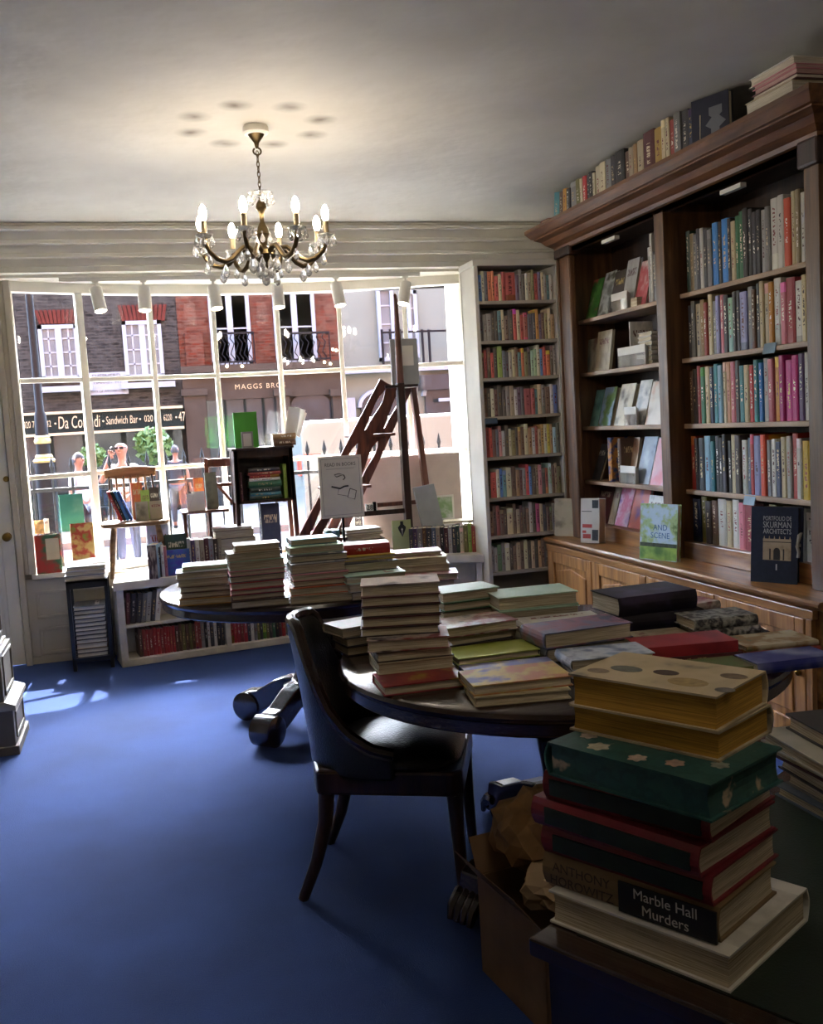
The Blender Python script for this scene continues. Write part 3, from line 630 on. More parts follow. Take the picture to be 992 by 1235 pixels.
shrub(112, 550, 20.5, .22, 'small bright green shrub in a pot behind the bald man')
# ================================================================== BOOKS
PAL = {'black': '#17161a', 'charcoal': '#34343a', 'grey': '#7d7d7c', 'silver': '#a9a9a6', 'white': '#d5d3cb', 'cream': '#cbbf9f', 'beige': '#a3957b', 'tan': '#9a7a50', 'brown': '#5c3f2c',
       'dark brown': '#33231b', 'maroon': '#541f24', 'red': '#b02a2c', 'brick red': '#963a30', 'crimson': '#8f1f38', 'orange': '#c75a28', 'ochre': '#b98528', 'yellow': '#cdb03a', 'olive': '#6d6a38', 'green': '#2f6a45',
       'dark green': '#1c3a2e', 'lime green': '#8fae45', 'pale green': '#9dbd9d', 'teal': '#3f8088', 'pale blue': '#8fb0c2', 'sky blue': '#3f86c8', 'blue': '#2a55a0', 'navy blue': '#1b2748', 'lavender': '#9d9fc4', 'purple': '#4b345f',
       'pink': '#c9808a', 'magenta': '#b82c82', 'mint': '#a8c9b5', 'peach': '#d3a183', 'slate blue': '#55667c', 'gold': '#a8893f'}
PALC = {k: hexc(v) for k, v in PAL.items()}
def uv_set(me, uvs):
    l = me.uv_layers.new(name='UVMap'); l.data.foreach_set('uv', [c for p in uvs for c in p])
def shelf_book_mesh(t, d, h):
    b = min(.004, t * .2)
    ring = [(0, b), (t * .22, 0), (t * .78, 0), (t, b), (t, d), (0, d)]
    vs = [(x, y, 0) for x, y in ring] + [(x, y, h) for x, y in ring]
    e = min(.0025, t * .12)
    inn = [(e, b * 1.5), (t - e, b * 1.5), (t - e, d - .004), (e, d - .004)]
    vs += [(x, y, h) for x, y in inn] + [(x, y, h - .004) for x, y in inn]
    fs = [(0, 1, 7, 6), (1, 2, 8, 7), (2, 3, 9, 8), (3, 4, 10, 9), (4, 5, 11, 10), (5, 0, 6, 11), (5, 4, 3, 2, 1, 0),
          (6, 7, 8, 9, 13, 12), (9, 10, 14, 13), (10, 11, 15, 14), (11, 6, 12, 15), (12, 13, 17, 16), (13, 14, 18, 17), (14, 15, 19, 18), (15, 12, 16, 19), (16, 17, 18, 19)]
    mi = [0] * 15 + [1]
    me = bpy.data.meshes.new('book'); me.from_pydata(vs, [], fs); me.materials.append(COVER); me.materials.append(PAGES)
    me.polygons.foreach_set('material_index', mi)
    uvs = []
    for fi, f in enumerate(fs):
        for i in f:
            x, y, z = vs[i]
            uvs.append((2 + x / t, z / h) if fi < 3 else ((y / d if fi == 3 else 1 - y / d), z / h) if fi in (3, 5) else (-3, -3))
    uv_set(me, uvs); me.update(); return me
def row(cols, org, u, back, z, length, hr, d, seed, where, group, lean=None, name='book', hs=None, tone=1.0, fade=0.0, sat=1.0):
    """books standing side by side, spines outwards"""
    rg = random.Random(seed); ws = []; names = []
    for c in cols:
        c, _, k = c.partition('*'); names.append(c); ws.append((float(k) if k else 1.0) * rg.uniform(.85, 1.15))
    sc = length / sum(ws); s = 0; u = Vector(u); back = Vector(back); up = Vector((0, 0, 1))
    for i, (c, w_) in enumerate(zip(names, ws)):
        t = w_ * sc; h = hs[i] if hs else rg.uniform(*hr); dd = d * rg.uniform(.92, 1.0)
        o = link(name, shelf_book_mesh(t - .0012, dd, h))
        k = PALC[c]; k = [x * (1 - fade) + g_ * fade for x, g_ in zip(k, (.30, .27, .22))]; lu_ = sum(k[:3]) / 3; k = [max(0, lu_ + (x - lu_) * sat) for x in k[:3]]; f = rg.uniform(.8, 1.15) * tone; o.color = (min(1, k[0] * f), min(1, k[1] * f), min(1, k[2] * f), 1)
        a = (lean or {}).get(i, 0.0); off = rg.uniform(0, .012)
        uu, ww = u, up
        p = Vector(org) + u * s + back * off + up * z
        if a:
            R = Matrix.Rotation(-radians(a), 3, back); uu, ww = R @ u, R @ up
            if a < 0: p = p + up * (abs(sin(radians(a))) * t)
        frame_at(o, p, uu, back, ww)
        art = 'wide ' if w_ * sc > .042 else ''
        tag(o, f'{art}{c} book, {ordw(i + 1)} from left {where}', 'book', group)
        s += t
def book_meshes(W, H, T, hard=True, r=.003, round_spine=True, pages=None, cover=None):
    """closed book lying flat: spine at x=0, fore edge at x=W, y = height of the page, z = thickness"""
    tb = .0032 if hard else .0008; ov = .005 if hard else .0004; g = MB()
    vs, fs, uvs = [], [], []
    def quadbox(x0, y0, z0, x1, y1, z1, which):
        o = len(vs); vs.extend([(x0,y0,z0),(x1,y0,z0),(x1,y1,z0),(x0,y1,z0),(x0,y0,z1),(x1,y0,z1),(x1,y1,z1),(x0,y1,z1)])
        for n, f in (('b', (0,3,2,1)), ('t', (4,5,6,7)), ('f', (0,1,5,4)), ('r', (1,2,6,5)), ('k', (2,3,7,6)), ('l', (3,0,4,7))):
            fs.append(tuple(i + o for i in f))
            for i in f:
                p = vs[i + o]; uvs.append((p[0] / W, p[1] / H) if n == which else (-3, -3))
    quadbox(0, 0, 0, W, H, tb, 'b'); quadbox(0, 0, T - tb, W, H, T, 't')
    n = 5; bul = min(.008, T * .22) if round_spine and hard else .0008
    o = len(vs)
    for k in range(n + 1):
        z = T * k / n; x = -bul * sin(pi * k / n)
        for y in (0, H): vs.append((x, y, z))
        for y in (0, H): vs.append((x + tb, y, z))
    for k in range(n):
        a, b = o + 4 * k, o + 4 * k + 4
        for f, sp in (((a, b, b + 1, a + 1), 1), ((a + 3, b + 3, b + 2, a + 2), 0), ((a, a + 2, b + 2, b), 0), ((a + 1, b + 1, b + 3, a + 3), 0)):
            fs.append(f)
            for i in f: uvs.append((2 + vs[i][2] / T, vs[i][1] / H) if sp else (-3, -3))
    me = bpy.data.meshes.new('cover'); me.from_pydata(vs, [], fs); me.materials.append(cover or COVER); uv_set(me, uvs); me.update()
    pg = MB(); cy = 5; prof = [(tb, tb), (W - ov, tb)] + [(W - ov - .003 * sin(pi * k / cy) * hard, tb + (T - 2 * tb) * k / cy) for k in range(1, cy)] + [(W - ov, T - tb), (tb, T - tb)]
    pg.prism([(x, z) for x, z in prof], 1, ov, H - ov)
    return me, pg.mesh('pages', pages or PAGES)
def flat_book(label, M, W, H, T, color='cream', hard=True, group=None, cover=None, pages=None, name='book', cat='book'):
    """a book as cover and page block, placed by the matrix M of its spine corner"""
    o = bpy.data.objects.new(name, None); COL.objects.link(o); o.empty_display_size = .03; tag(o, label, cat, group)
    a, b = book_meshes(W, H, T, hard, cover=cover, pages=pages)
    co = link('cover', a, o); co.color = PALC[color] if isinstance(color, str) else color
    link('pages', b, o); o.matrix_world = M; return o

# ================================================================== OAK BOOKCASE on the right wall
oak = thing('bookcase', 'large carved oak bookcase with cornice and cupboards along the right wall', 'bookcase')
OY0, OY1 = 3.42, 5.80                     # near and far end of the upper case
FX, SX, BX = 2.68, 2.765, 3.02            # face frame, shelf edge, back
LX, LZ = 2.53, .705                       # ledge
ZS = [.795, 1.066, 1.408, 1.745, 2.075]; ZTOP = 2.50
DIV0, DIV1 = 4.54, 4.63
MB().box(LX + .02, OY0 - .18, .0, BX + .04, OY1 + .06, LZ - .035).build('base_body', M_OAKL, oak)
MB().prism([(LX - .01, LZ - .01), (LX, LZ), (BX, LZ), (BX, LZ - .04), (LX + .015, LZ - .04), (LX, LZ - .03), (LX - .01, LZ - .02)], 1, OY0 - .21, OY1 + .08).build('ledge', M_OAKL, oak)
MB().box(LX - .005, OY0 - .19, 0, LX + .03, OY1 + .07, .09).build('plinth', M_OAK, oak, bevel=.006)
nd = 4; yy0, yy1 = OY0 - .14, OY1 + .02
for k in range(nd):
    a = yy0 + (yy1 - yy0) * k / nd + .02; b = yy0 + (yy1 - yy0) * (k + 1) / nd - .02
    dr = MB().box(LX + .005, a, .12, LX + .02, b, LZ - .07).build('cupboard_door', M_OAKG, oak, bevel=.003)
    for q in ((a, .12, a + .06, LZ - .08), (b - .06, .12, b, LZ - .08), (a + .0605, .12, b - .0605, .19), (a + .0605, LZ - .15, b - .0605, LZ - .08)):
        MB().box(LX - .008, q[0], q[1], LX + .006, q[2], q[3]).build('door_rail', M_OAKG, dr, bevel=.004)
    MB().prism([(a + .09, .22), (b - .09, .22), (b - .09, LZ - .2), ((a + b) / 2, LZ - .165), (a + .09, LZ - .2)], 0, LX - .002, LX + .008).build('raised_panel', M_OAKG, dr, bevel=.006)
    MB().ball((LX - .018, b - .03 if k % 2 else a + .03, .40), .014, n=10).build('knob', M_BRASS, dr, smooth=True)
for k in range(nd + 1):
    yk_ = yy0 + (yy1 - yy0) * k / nd; MB().box(LX - .004, yk_ - .0195, .091, LX + .019, yk_ + .0195, LZ - .0785).build('stile', M_OAKG, oak, bevel=.003)
MB().box(LX - .006, yy0 - .03, LZ - .078, LX + .02, yy1 + .03, LZ - .04).build('top_rail', M_OAKL, oak, bevel=.003)
# upper case
MB().box(BX, OY0, LZ, BX + .03, OY1, 2.56).build('back_panel', M_OAKBACK, oak)
MB().box(SX - .02, OY0, LZ, BX, OY1, ZS[0]).build('bottom_step', M_OAKL, oak, bevel=.004)
for y0, y1, n in ((OY0 - .06, OY0 + .03, 'end_panel'), (DIV0, DIV1, 'divider'), (OY1 - .06, OY1, 'end_panel')):
    MB().box(FX, y0, LZ, BX, y1, 2.53).build(n, M_OAKZ, oak, bevel=.004)
for y0, y1 in ((OY1 - .17, OY1 - .06), (OY1 - .0, OY1 + .02)):
    MB().box(FX - .015, y0, LZ, FX + .03, y1, 2.47).build('pilaster', M_OAKZ, oak, bevel=.01)
MB().box(FX - .02, OY1 - .19, 2.47, FX + .05, OY1 + .04, 2.53).build('pilaster_cap', M_DARKW, oak, bevel=.01)
MB().box(FX - .02, OY0 - .08, 2.42, FX + .05, OY0 + .05, 2.53).build('pilaster_cap', M_DARKW, oak, bevel=.012)
BAYS = ((OY0 + .03, DIV0), (DIV1, OY1 - .06))
for (y0, y1) in BAYS:
    for z in ZS[1:]: MB().box(SX, y0, z - .024, BX, y1, z).build('shelf', M_OAKSHELF, oak, bevel=.003)
    MB().box(FX + .0, y0, ZTOP - .01, FX + .035, y1, 2.56).build('frieze', M_OAK, oak)
    ym = (y0 + y1) / 2; MB().bar((FX + .03, ym + .06, ZTOP - .03), (FX + .03, ym - .10, ZTOP - .03), .03, .02).build('strip_lamp', M_SPOT, oak)
MB().box(FX, OY0, 2.53, BX + .03, OY1, 2.56).build('top_board', M_OAKBACK, oak)
# cornice, mitred at both ends
cp = [(0, 2.49), (.0, 2.515), (-.015, 2.52), (-.02, 2.54), (-.06, 2.56), (-.085, 2.585), (-.125, 2.60), (-.125, 2.607), (-.14, 2.61), (-.165, 2.635), (-.175, 2.645), (-.175, 2.665), (.02, 2.665), (.02, 2.49)]
g = MB(); n = len(cp)
vs = [(FX + 0.0 + dx, OY0 - .06 + min(dx, 0), z) for dx, z in cp] + [(FX + dx, OY1 + .02 - min(dx, 0) * .6, z) for dx, z in cp]
g.add(vs, [tuple(range(n)), tuple(range(2 * n - 1, n - 1, -1))] + [(i, n + i, n + (i + 1) % n, (i + 1) % n) for i in range(n)])
g.build('cornice', M_OAK, oak)
g = MB(); vs = [(FX + min(dx, 0), OY0 - .06 + dx, z) for dx, z in cp] + [(BX + .03, OY0 - .06 + dx, z) for dx, z in cp]
g.add(vs, [tuple(range(n)), tuple(range(2 * n - 1, n - 1, -1))] + [(i, n + i, n + (i + 1) % n, (i + 1) % n) for i in range(n)])
g.build('cornice_return', M_OAK, oak)
MB().box(FX - .16, OY0 - .05, 2.645, BX + .02, OY1 + .02, 2.668).build('top_dust_board', M_OAKBACK, oak)
CT = 2.668
U_OAK, B_OAK = (0, -1, 0), (1, 0, 0)
W_OAK = 'of near oak bay'
rows_r = [
 (4, 'top shelf', 'dark green,beige,grey,charcoal,white,charcoal,grey,sky blue*1.6,black,sky blue*1.4,black,cream,green,green,black,black,charcoal,black,silver,grey,white*1.7,white*1.2,orange*1.3,cream,beige,white,grey,black,pale green*1.5', (.275, .315)),
 (3, 'second shelf', 'charcoal,grey,beige*1.3,tan,brick red,cream*1.2,grey,lavender,pink,black,mint,black,charcoal,lavender*1.7,grey,brown,black,cream,cream*1.2,ochre,white*1.6,pink*1.2,crimson*1.6,white*1.4,cream,teal,white,grey', (.255, .30)),
 (2, 'third shelf', 'brown,dark brown,brick red,green,cream,navy blue,teal,pale blue,cream,peach,pink,black,teal,cream,red,teal,sky blue,silver,pink,ochre,magenta,magenta*1.4,magenta*1.2,purple,white,blue,sky blue,lavender', (.26, .295)),
 (1, 'fourth shelf', 'brick red*1.2,charcoal,black*1.3,pale blue*1.3,teal,black,black,charcoal,black,cream,dark brown*1.4,white,slate blue,red,lavender*1.6,orange,grey,white,navy blue*1.3,cream,silver,brick red*1.2,white,yellow*1.5,ochre*1.2,white,cream', (.25, .29)),
 (0, 'bottom shelf', 'navy blue*1.6,olive,dark brown,brown,white*1.3,cream,white,pink,crimson*1.8,dark brown*1.3,cream,olive,white,beige,cream,silver,white*1.3,beige,white', (.215, .24)),
]
for i, nm, cl, hr in rows_r:
    row(cl.split(','), (SX + .012, BAYS[0][1] - .03, 0), U_OAK, B_OAK, ZS[i], BAYS[0][1] - BAYS[0][0] - .045, hr, .19, 100 + i, f'on the {nm} {W_OAK}', f'books on the {nm} of the near oak bay', tone=.8, sat=1.35, lean={1: 2.0, 12: -1.5} if i == 1 else None)
# --- top of the bookcase: a long row of old books, a few flat ones at either end
topc = 'teal*1.5,brown*1.2,ochre*1.3,charcoal,grey*1.2,olive*1.2,cream*.6,red,charcoal*.8,black,cream*.6,cream*1.2,cream*1.3,grey,charcoal,black*1.9,brown,beige*.8,tan*.8,beige,maroon*2,gold*1.2,cream*.7,cream*.7,brick red,grey,charcoal,navy blue*.8'.split(',')
ya = P(668, 250, 0, 2.62).y; yb_ = P(838, 150, 0, 2.62).y
hts = [.175, .165, .17, .16, .185, .185, .175, .18, .175, .18, .165, .19, .195, .195, .2, .205, .18, .185, .19, .195, .215, .205, .225, .225, .205, .22, .215, .205]
row(topc, (2.60, ya, 0), U_OAK, B_OAK, CT, ya - yb_, None, .15, 300, 'in row on top of oak bookcase', 'books standing on top of the oak bookcase', lean={0: -9, 1: -5, 2: -5, 3: -3}, hs=hts)
def T3(org, u, v, w_):
    M = Matrix.Identity(4)
    for i in range(3): M[i][0] = u[i]; M[i][1] = v[i]; M[i][2] = w_[i]; M[i][3] = org[i]
    return M
# flat pair beyond the leaning teal book
flat_book('brick red flat book, upper of two at the far end of the oak cornice', T3((2.60, ya + .04, CT + .028), (0, 1, 0), (1, 0, 0), (0, 0, -1)) if False else T3((2.60, ya + .17, CT + .03), (0, -1, 0), (1, 0, 0), (0, 0, 1)), .12, .17, .02, 'brick red')
flat_book('slate flat book, lower of two at the far end of the oak cornice', T3((2.59, ya + .19, CT), (0, -1, 0), (1, 0, 0), (0, 0, 1)), .14, .19, .03, 'slate blue')
# tall navy volume with a grey emblem and two pamphlets, then a flat pile
ye = yb_
nv = flat_book('tall navy blue volume with grey emblem standing on top of the oak bookcase', T3((2.62, ye - .005, CT), (.35, -.94, 0), (0, 0, 1), (-.94, -.35, 0)), .20, .222, .03, 'navy blue', cover=mat('navy_boards', '#141b33', .6, var=.2))
M_EMB = mat('grey_emblem', '#6f737a', .5)
g = MB(); ex_ = .05; g.prism([(x_ + ex_, y_) for x_, y_ in [(.055, .04), (.10, .04), (.10, .075), (.135, .095), (.10, .125), (.115, .135), (.115, .17), (.045, .17), (.045, .135), (.06, .125), (.025, .095), (.055, .075)]], 2, .0302, .0308); eb = g.build('emblem', M_EMB, nv)
for k in range(2): flat_book(f'{"pale thin pamphlet nearer the navy emblem volume" if k else "pale thin pamphlet at the end of the old book row"}, on the oak bookcase', T3((2.605 + .004 * k, ye - .03 - .02 * k, CT), (.92, -.38, 0), (0, -.08, 1), (-.38, -.92, 0)), .12, .15, .006, 'cream', hard=False)
_pw = []
def page_white():
    if not _pw: _pw.append(page_material('book_pages_pale', '#d6d0be', '#aaa08a'))
    return _pw[0]
PAGES_P = page_material('book_pages_pink', '#c9a8a0', '#9a7a74')
z = CT
yf = P(893, 145, 0, 2.55).y
for k, (c, T, W, H, dy) in enumerate((('cream', .062, .23, .30, .0), ('maroon', .018, .20, .28, -.02), ('pink', .024, .20, .27, -.012), ('pink', .02, .19, .27, -.0), ('white', .035, .2, .28, .02))):
    flat_book(f'{c} book, {ordw(5 - k)} from the top of the flat pile on the oak bookcase', T3((2.55 + .006 * k + W, yf - .33 + dy + H, z), (-1, 0, 0), (0, -1, 0), (0, 0, 1)), W, H, T, c, pages=PAGES_P if c == 'pink' else page_white(), group='flat pile on the oak bookcase'); z += T + .0005

# --- far bay: books shown face out, leaning back
def face_out(label, px0, px1, py, z, H, T, tilt=14, color='cream', cover=None, x=None, thick_side=True, pages=None, yaw=0, cat='book'):
    """a book leaning back, front board to the room; px0..px1 give its foot on the shelf"""
    x = x if x is not None else SX + .05
    y0 = P(px0, py, 0, x).y; y1 = P(px1, py, 0, x).y; W = abs(y0 - y1)
    a = radians(tilt); up = Vector((sin(a), 0, cos(a))); u = Matrix.Rotation(radians(yaw), 3, 'Z') @ Vector((0, -1, 0)); nrm = u.cross(up)
    # spine on the left, front board facing -x
    R = Vector((x, y0, z))
    return flat_book(label, T3(R - nrm * T, u, up, nrm), W, H, T, color, cover=cover, pages=pages, group=None, cat=cat)
C_ = lambda n, *c, **k: pattern(n, list(c), **k)
zz = ZS[4]
face_out('green and red cover book, face out on the top far oak shelf', 699, 718, 384, zz, .26, .02, 16, cover=C_('cover_seed', '#b8c9a0', '#5f9a4a', '#3f7a3a', '#b03048', scale=9))
face_out('dark landscape photo book, face out beside the green and red one', 719, 732, 380, zz, .28, .02, 16, cover=C_('cover_dark_photo', '#2c2f2c', '#6d6f68', '#b9bdb8', '#4b4a38', scale=10))
face_out('dark brown book leaning behind the leaflet rack, top far oak shelf', 733, 747, 376, zz, .26, .025, 14, 'dark brown')
face_out('pale grey book face out behind the leaflet rack, top far oak shelf', 748, 762, 371, zz, .30, .02, 12, 'silver')
face_out('pink and red cover book leaning beside the pale grey book', 763, 777, 366, zz, .27, .018, 15, cover=C_('cover_pinkred', '#c98a90', '#b04a50', '#d8d4d0', scale=9))
def rack(label, px0, px1, py0, py1, z, n, x=SX + .012):
    """a small clear holder full of white cards"""
    y0 = P(px0, py0, 0, x).y; y1 = P(px1, py0, 0, x).y; h = abs(P(px0, py0, 0, x).z - P(px0, py1, 0, x).z)
    o = thing('leaflet_rack', label, 'leaflets', (x, y0, z))
    for k in range(n):
        MB().box(.006 + .008 * k, -abs(y1 - y0) + .004 * k, 0, .009 + .008 * k, 0 - .002 * k, h * (1 - .04 * k)).build('leaflet', M_PAPER, o)
    MB().box(0, -abs(y1 - y0), 0, .003, 0, h * .6).box(0, -abs(y1 - y0), 0, .05, 0, .003).build('holder', M_GLASS, o)
rack('white leaflets in a clear holder on the top far oak shelf', 736, 755, 374, 352, zz, 4)
z = zz
yk = P(760, 366, 0, SX + .03).y
for k, c in enumerate(('tan', 'beige', 'tan')):
    flat_book(f'small {c} paperback, {ordw(3 - k)} from top of little pile, top far oak shelf', T3((SX + .03, yk, z), (0, -1, 0), (1, 0, 0), (0, 0, 1)), .075, .12, .018, c, hard=False); z += .0185
row('silver,white,charcoal,grey'.split(','), (SX + .02, P(776, 340, 0, SX).y, 0), U_OAK, B_OAK, zz, .095, (.27, .33), .16, 41, 'of upright few, top far oak shelf', 'upright books on the top far oak shelf', hs=[.30, .37, .27, .25])
zz = ZS[3]
face_out('book with pale portrait cover standing open on second far oak shelf', 708, 727, 447, zz, .21, .012, 4, cover=C_('cover_portrait', '#6f8278', '#9d9a86', '#5a3d30', scale=8))
face_out('tall pale cover book wedged upright on second far oak shelf', 717, 734, 446, zz, .245, .02, 8, 'beige', x=SX + .03)
flat_book('thin tall white book edge standing on second far oak shelf', T3((SX + .08, P(760, 444, 0, SX + .08).y, zz), (1, 0, 0), (0, 0, 1), (0, -1, 0)), .15, .265, .008, 'white')
rack('white cards in a clear holder, second far oak shelf', 744, 777, 442, 418, zz, 5)
z = zz
yk = P(768, 441, 0, SX + .03).y
for k in range(7):
    flat_book(f'white book, {ordw(7 - k)} from top of pile, second far oak shelf', T3((SX + .04, yk - .15 + (.006 if k % 2 else 0), z), (0, 1, 0), (1, 0, 0), (0, 0, 1)), .15, .2, .024, 'white', group='white pile on the second far oak shelf'); z += .0262
zz = ZS[2]
face_out('teal misty cover book, face out, third far oak shelf', 706, 720, 510, zz, .235, .02, 15, cover=C_('cover_mist', '#3d6a66', '#6f9a92', '#2c4a48', scale=9))
face_out('green garden cover book, face out, third far oak shelf', 721, 735, 511, zz, .245, .03, 15, cover=C_('cover_garden', '#3f6a34', '#6f8f54', '#8fa6c0', '#2f4a2a', scale=10))
face_out('cream book with dark hare drawing, face out, third far oak shelf', 740, 757, 512, zz, .255, .025, 15, cover=C_('cover_hare', '#cfc7b4', '#c9bfa8', '#4a3c30', scale=7))
face_out('grey mountain cover book, face out, third far oak shelf', 762, 776, 513, zz, .265, .03, 15, cover=C_('cover_mount', '#9aa0a4', '#c8c8c4', '#59606a', scale=9))
face_out('orange and white cover book at right end, third far oak shelf', 777, 796, 513, zz, .25, .02, 15, cover=C_('cover_orange', '#c9752c', '#cfc9bd', '#b9b4a8', scale=5))
rack('white cards in a clear holder, third far oak shelf', 752, 766, 513, 491, zz, 3)
zz = ZS[1]
face_out('nearly black book lying in shade at left, fourth far oak shelf', 708, 722, 575, zz, .24, .02, 20, 'charcoal')
flat_book('thick book with red and blue flame spine, fourth far oak shelf', T3((SX + .03, P(734, 578, 0, SX + .03).y, zz), (1, 0, 0), (0, 0, 1), (0, -1, 0)), .16, .27, .045, cover=C_('cover_flame', '#b0382e', '#2c4a7a', '#c98a3c', '#7a2a30', scale=16))
flat_book('dark brown thick book beside flame spined one, fourth far oak shelf', T3((SX + .035, P(745, 579, 0, SX + .03).y, zz), (1, 0, 0), (0, 0, 1), (0, -1, 0)), .16, .265, .04, 'brown')
face_out('copper haired portrait cover book, fourth far oak shelf', 755, 765, 580, zz, .27, .02, 10, cover=C_('cover_hair', '#7a4a34', '#a88468', '#c8b8a4', scale=9), x=SX + .08)
face_out('large slate blue cover book, face out, fourth far oak shelf', 766, 782, 582, zz, .28, .02, 15, cover=C_('cover_slate', '#566272', '#7d8894', '#a0a8ac', scale=7))
face_out('salmon red cover book at right end, fourth far oak shelf', 783, 799, 585, zz, .27, .02, 15, cover=C_('cover_salmon', '#c0606a', '#b88088', '#c9a0a0', scale=8))
rack('white leaflets in a clear holder, fourth far oak shelf', 747, 765, 581, 560, zz, 4)
zz = ZS[0]
face_out('dark maroon book leaning at left, bottom far oak shelf', 715, 732, 640, zz, .25, .02, 16, 'maroon')
face_out('grey taupe book leaning beside maroon one, bottom far oak shelf', 733, 740, 640, zz, .25, .02, 16, 'beige')
face_out('pink lettered cover book with purple foot, bottom far oak shelf', 741, 756, 641, zz, .25, .02, 16, cover=C_('cover_pink', '#c98aa0', '#b0486c', '#c9a0b8', '#7a5aa0', scale=10))
face_out('orange and blue cover book, face out, bottom far oak shelf', 757, 775, 645, zz, .25, .02, 16, cover=C_('cover_orblue', '#c9584a', '#c0685a', '#4a5aa8', scale=7))
face_out('white backed book behind the garden picture book, bottom far oak shelf', 777, 797, 648, zz, .21, .02, 12, 'white')

# --- books standing on the ledge
def px_of(p):
    d = p - CAMP; return IMG_W / 2 + FPX * d.dot(RT) / d.dot(fw)
def reach(org, u, px):
    """length along u from org whose end falls on picture column px"""
    lo, hi = .02, .6
    for _ in range(40):
        m_ = (lo + hi) / 2
        if px_of(org + u * m_) < px: lo = m_
        else: hi = m_
    return lo
def ledge_book(label, px0, px1, py, H, T, cover, x, ang, tilt=5):
    y0 = P(px0, py, 0, x).y; org = Vector((x, y0, LZ)); u = Vector((cos(radians(ang)), sin(radians(ang)), 0)); W = reach(org + Vector((0, 0, H / 2)), u, px1)
    back = Vector((-u.y, u.x, 0)); t_ = radians(tilt); up = back * sin(t_) + Vector((0, 0, cos(t_))); n_ = u.cross(up)
    return flat_book(label, T3(org - n_ * 0, u, up, n_), W, H, T, 'cream', cover=cover), W
ledge_book('pale cream book with grey drawing, leftmost on the oak ledge', 672, 697, 646, .245, .04, C_('cover_drawing', '#b9b39d', '#b3ac95', '#7a7668', scale=10), 2.62, -52)
wt, ww_ = ledge_book('thick white book with red letters and small photos on the oak ledge', 708, 729, 655, .27, .08, mat('white_jacket', '#c9c6be', .5), 2.63, -56)
M_RED = mat('print_red', '#b0443e', .5); M_PH = mat('print_photo', '#30353a', .5, var=.5, scale=60)
for q_ in ((.62, .78, .95, .96, M_PH), (.05, .70, .6, .715, M_PH), (.62, .06, .95, .3, M_PH), (.1, .34, .62, .42, M_RED), (.1, .22, .3, .28, M_RED), (.12, .1, .55, .2, M_RED)):
    MB().box(ww_ * q_[0], .27 * q_[1], .0802, ww_ * q_[2], .27 * q_[3], .0806).build('printed_block', q_[4], wt)
jn, wd = ledge_book('book with willow tree and green meadow cover on the oak ledge', 775, 819, 668, .295, .03, C_('cover_willow', '#c0d6e4', '#b8d0de', '#9fb87a', '#5f7a3c', scale=16), 2.565, -69)
# meadow, hedge and title as printed areas on the front board
MB().box(.002, .004, .0301, wd - .002, .075, .0304).build('printed_meadow', C_('print_meadow', '#6f9a3a', '#8fb34a', '#4f7a30', scale=9), jn)
MB().box(.002, .07, .0301, wd - .002, .09, .0305).build('printed_hedge', mat('print_hedge', '#3c4a2c', .5, var=.4, scale=60), jn)
text_obj('AND\nSCENE', .042, mat('print_blue', '#3f6a9a', .5), jn, (wd * .55, .15, .0303), (0, 0, 0), extrude=.0002)
# portfolio of a firm of architects
pz = LZ; pa = P(905, 706, 0, 2.60); pb = P(958, 716, 0, 2.60)
M_NAVYC = mat('navy_cloth', '#1c2740', .8, var=.15, scale=60, bump=.1)
W = reach(Vector((2.60, pa.y, LZ + .15)), Vector((.50, -.866, 0)), 960); H = .335
pf = thing('portfolio', 'navy cloth portfolio of an architects firm tied with grey ribbon on the ledge', 'portfolio')
a = radians(6); yaw = radians(14); u = Vector((.50, -.866, 0)); up = Vector((sin(a), 0, cos(a))); nrm = u.cross(up).normalized(); up = nrm.cross(u)
org = Vector((2.60, pa.y, pz)); T = .06
MB().box(0, 0, T - .006, W, H, T).build('front_board', M_NAVYC, pf, bevel=.0015)
MB().box(0, 0, 0, W, H, .006).build('back_board', M_NAVYC, pf, bevel=.0015)
MB().box(-.001, 0, 0, .004, H, T).build('spine', M_NAVYC, pf)
MB().box(.006, .006, .006, W - .012, H - .006, T - .006).build('contents', mat('black_cloth', '#0b0d14', .8), pf)
M_LETW = mat('stamped_silver', '#b9bcc0', .5)
fx = T + .0006
for i, (tx, s_) in enumerate((('PORTFOLIO DE', .024), ('SKURMAN', .034), ('ARCHITECTS', .027))):
    o = text_obj(tx, s_, M_LETW, pf, (W * .56, H * (.845 - i * .085), fx), (0, 0, 0), extrude=.0002)
    w0 = max(v.co.x for v in o.data.vertices) - min(v.co.x for v in o.data.vertices); o.scale.x = W * .60 / w0; o.scale.y = 1.15
M_PLATE = pattern('facade_print', ['#b9a990', '#b3a288', '#8d7c66'], scale=24)
pl = MB().box(W * .26, H * .30, T, W * .86, H * .58, T + .0012).build('printed_facade', M_PLATE, pf)
M_PINK = mat('print_dark', '#2c2a2a', .6)
MB().prism([(W * .49, H * .305), (W * .63, H * .305), (W * .63, H * .42)] + [(W * .56 + W * .07 * cos(k * pi / 6), H * .42 + H * .045 * sin(k * pi / 6)) for k in range(1, 6)] + [(W * .49, H * .42)], 2, T + .0012, T + .0016).build('printed_arch', M_PINK, pl)
for k in (.41, .70): MB().box(W * (k - .01), H * .305, T + .0012, W * (k + .02), H * .45, T + .0016).build('printed_column', M_PINK, pl)
MB().box(W * .26, H * .535, T + .0012, W * .86, H * .545, T + .0016).build('printed_line', M_PINK, pl)
for k in range(6): MB().prism([(W * (.27 + k * .11), H * .58), (W * (.30 + k * .11), H * .58), (W * (.285 + k * .11), H * .62)], 2, T, T + .001).build('printed_pinnacle', M_PLATE, pl)
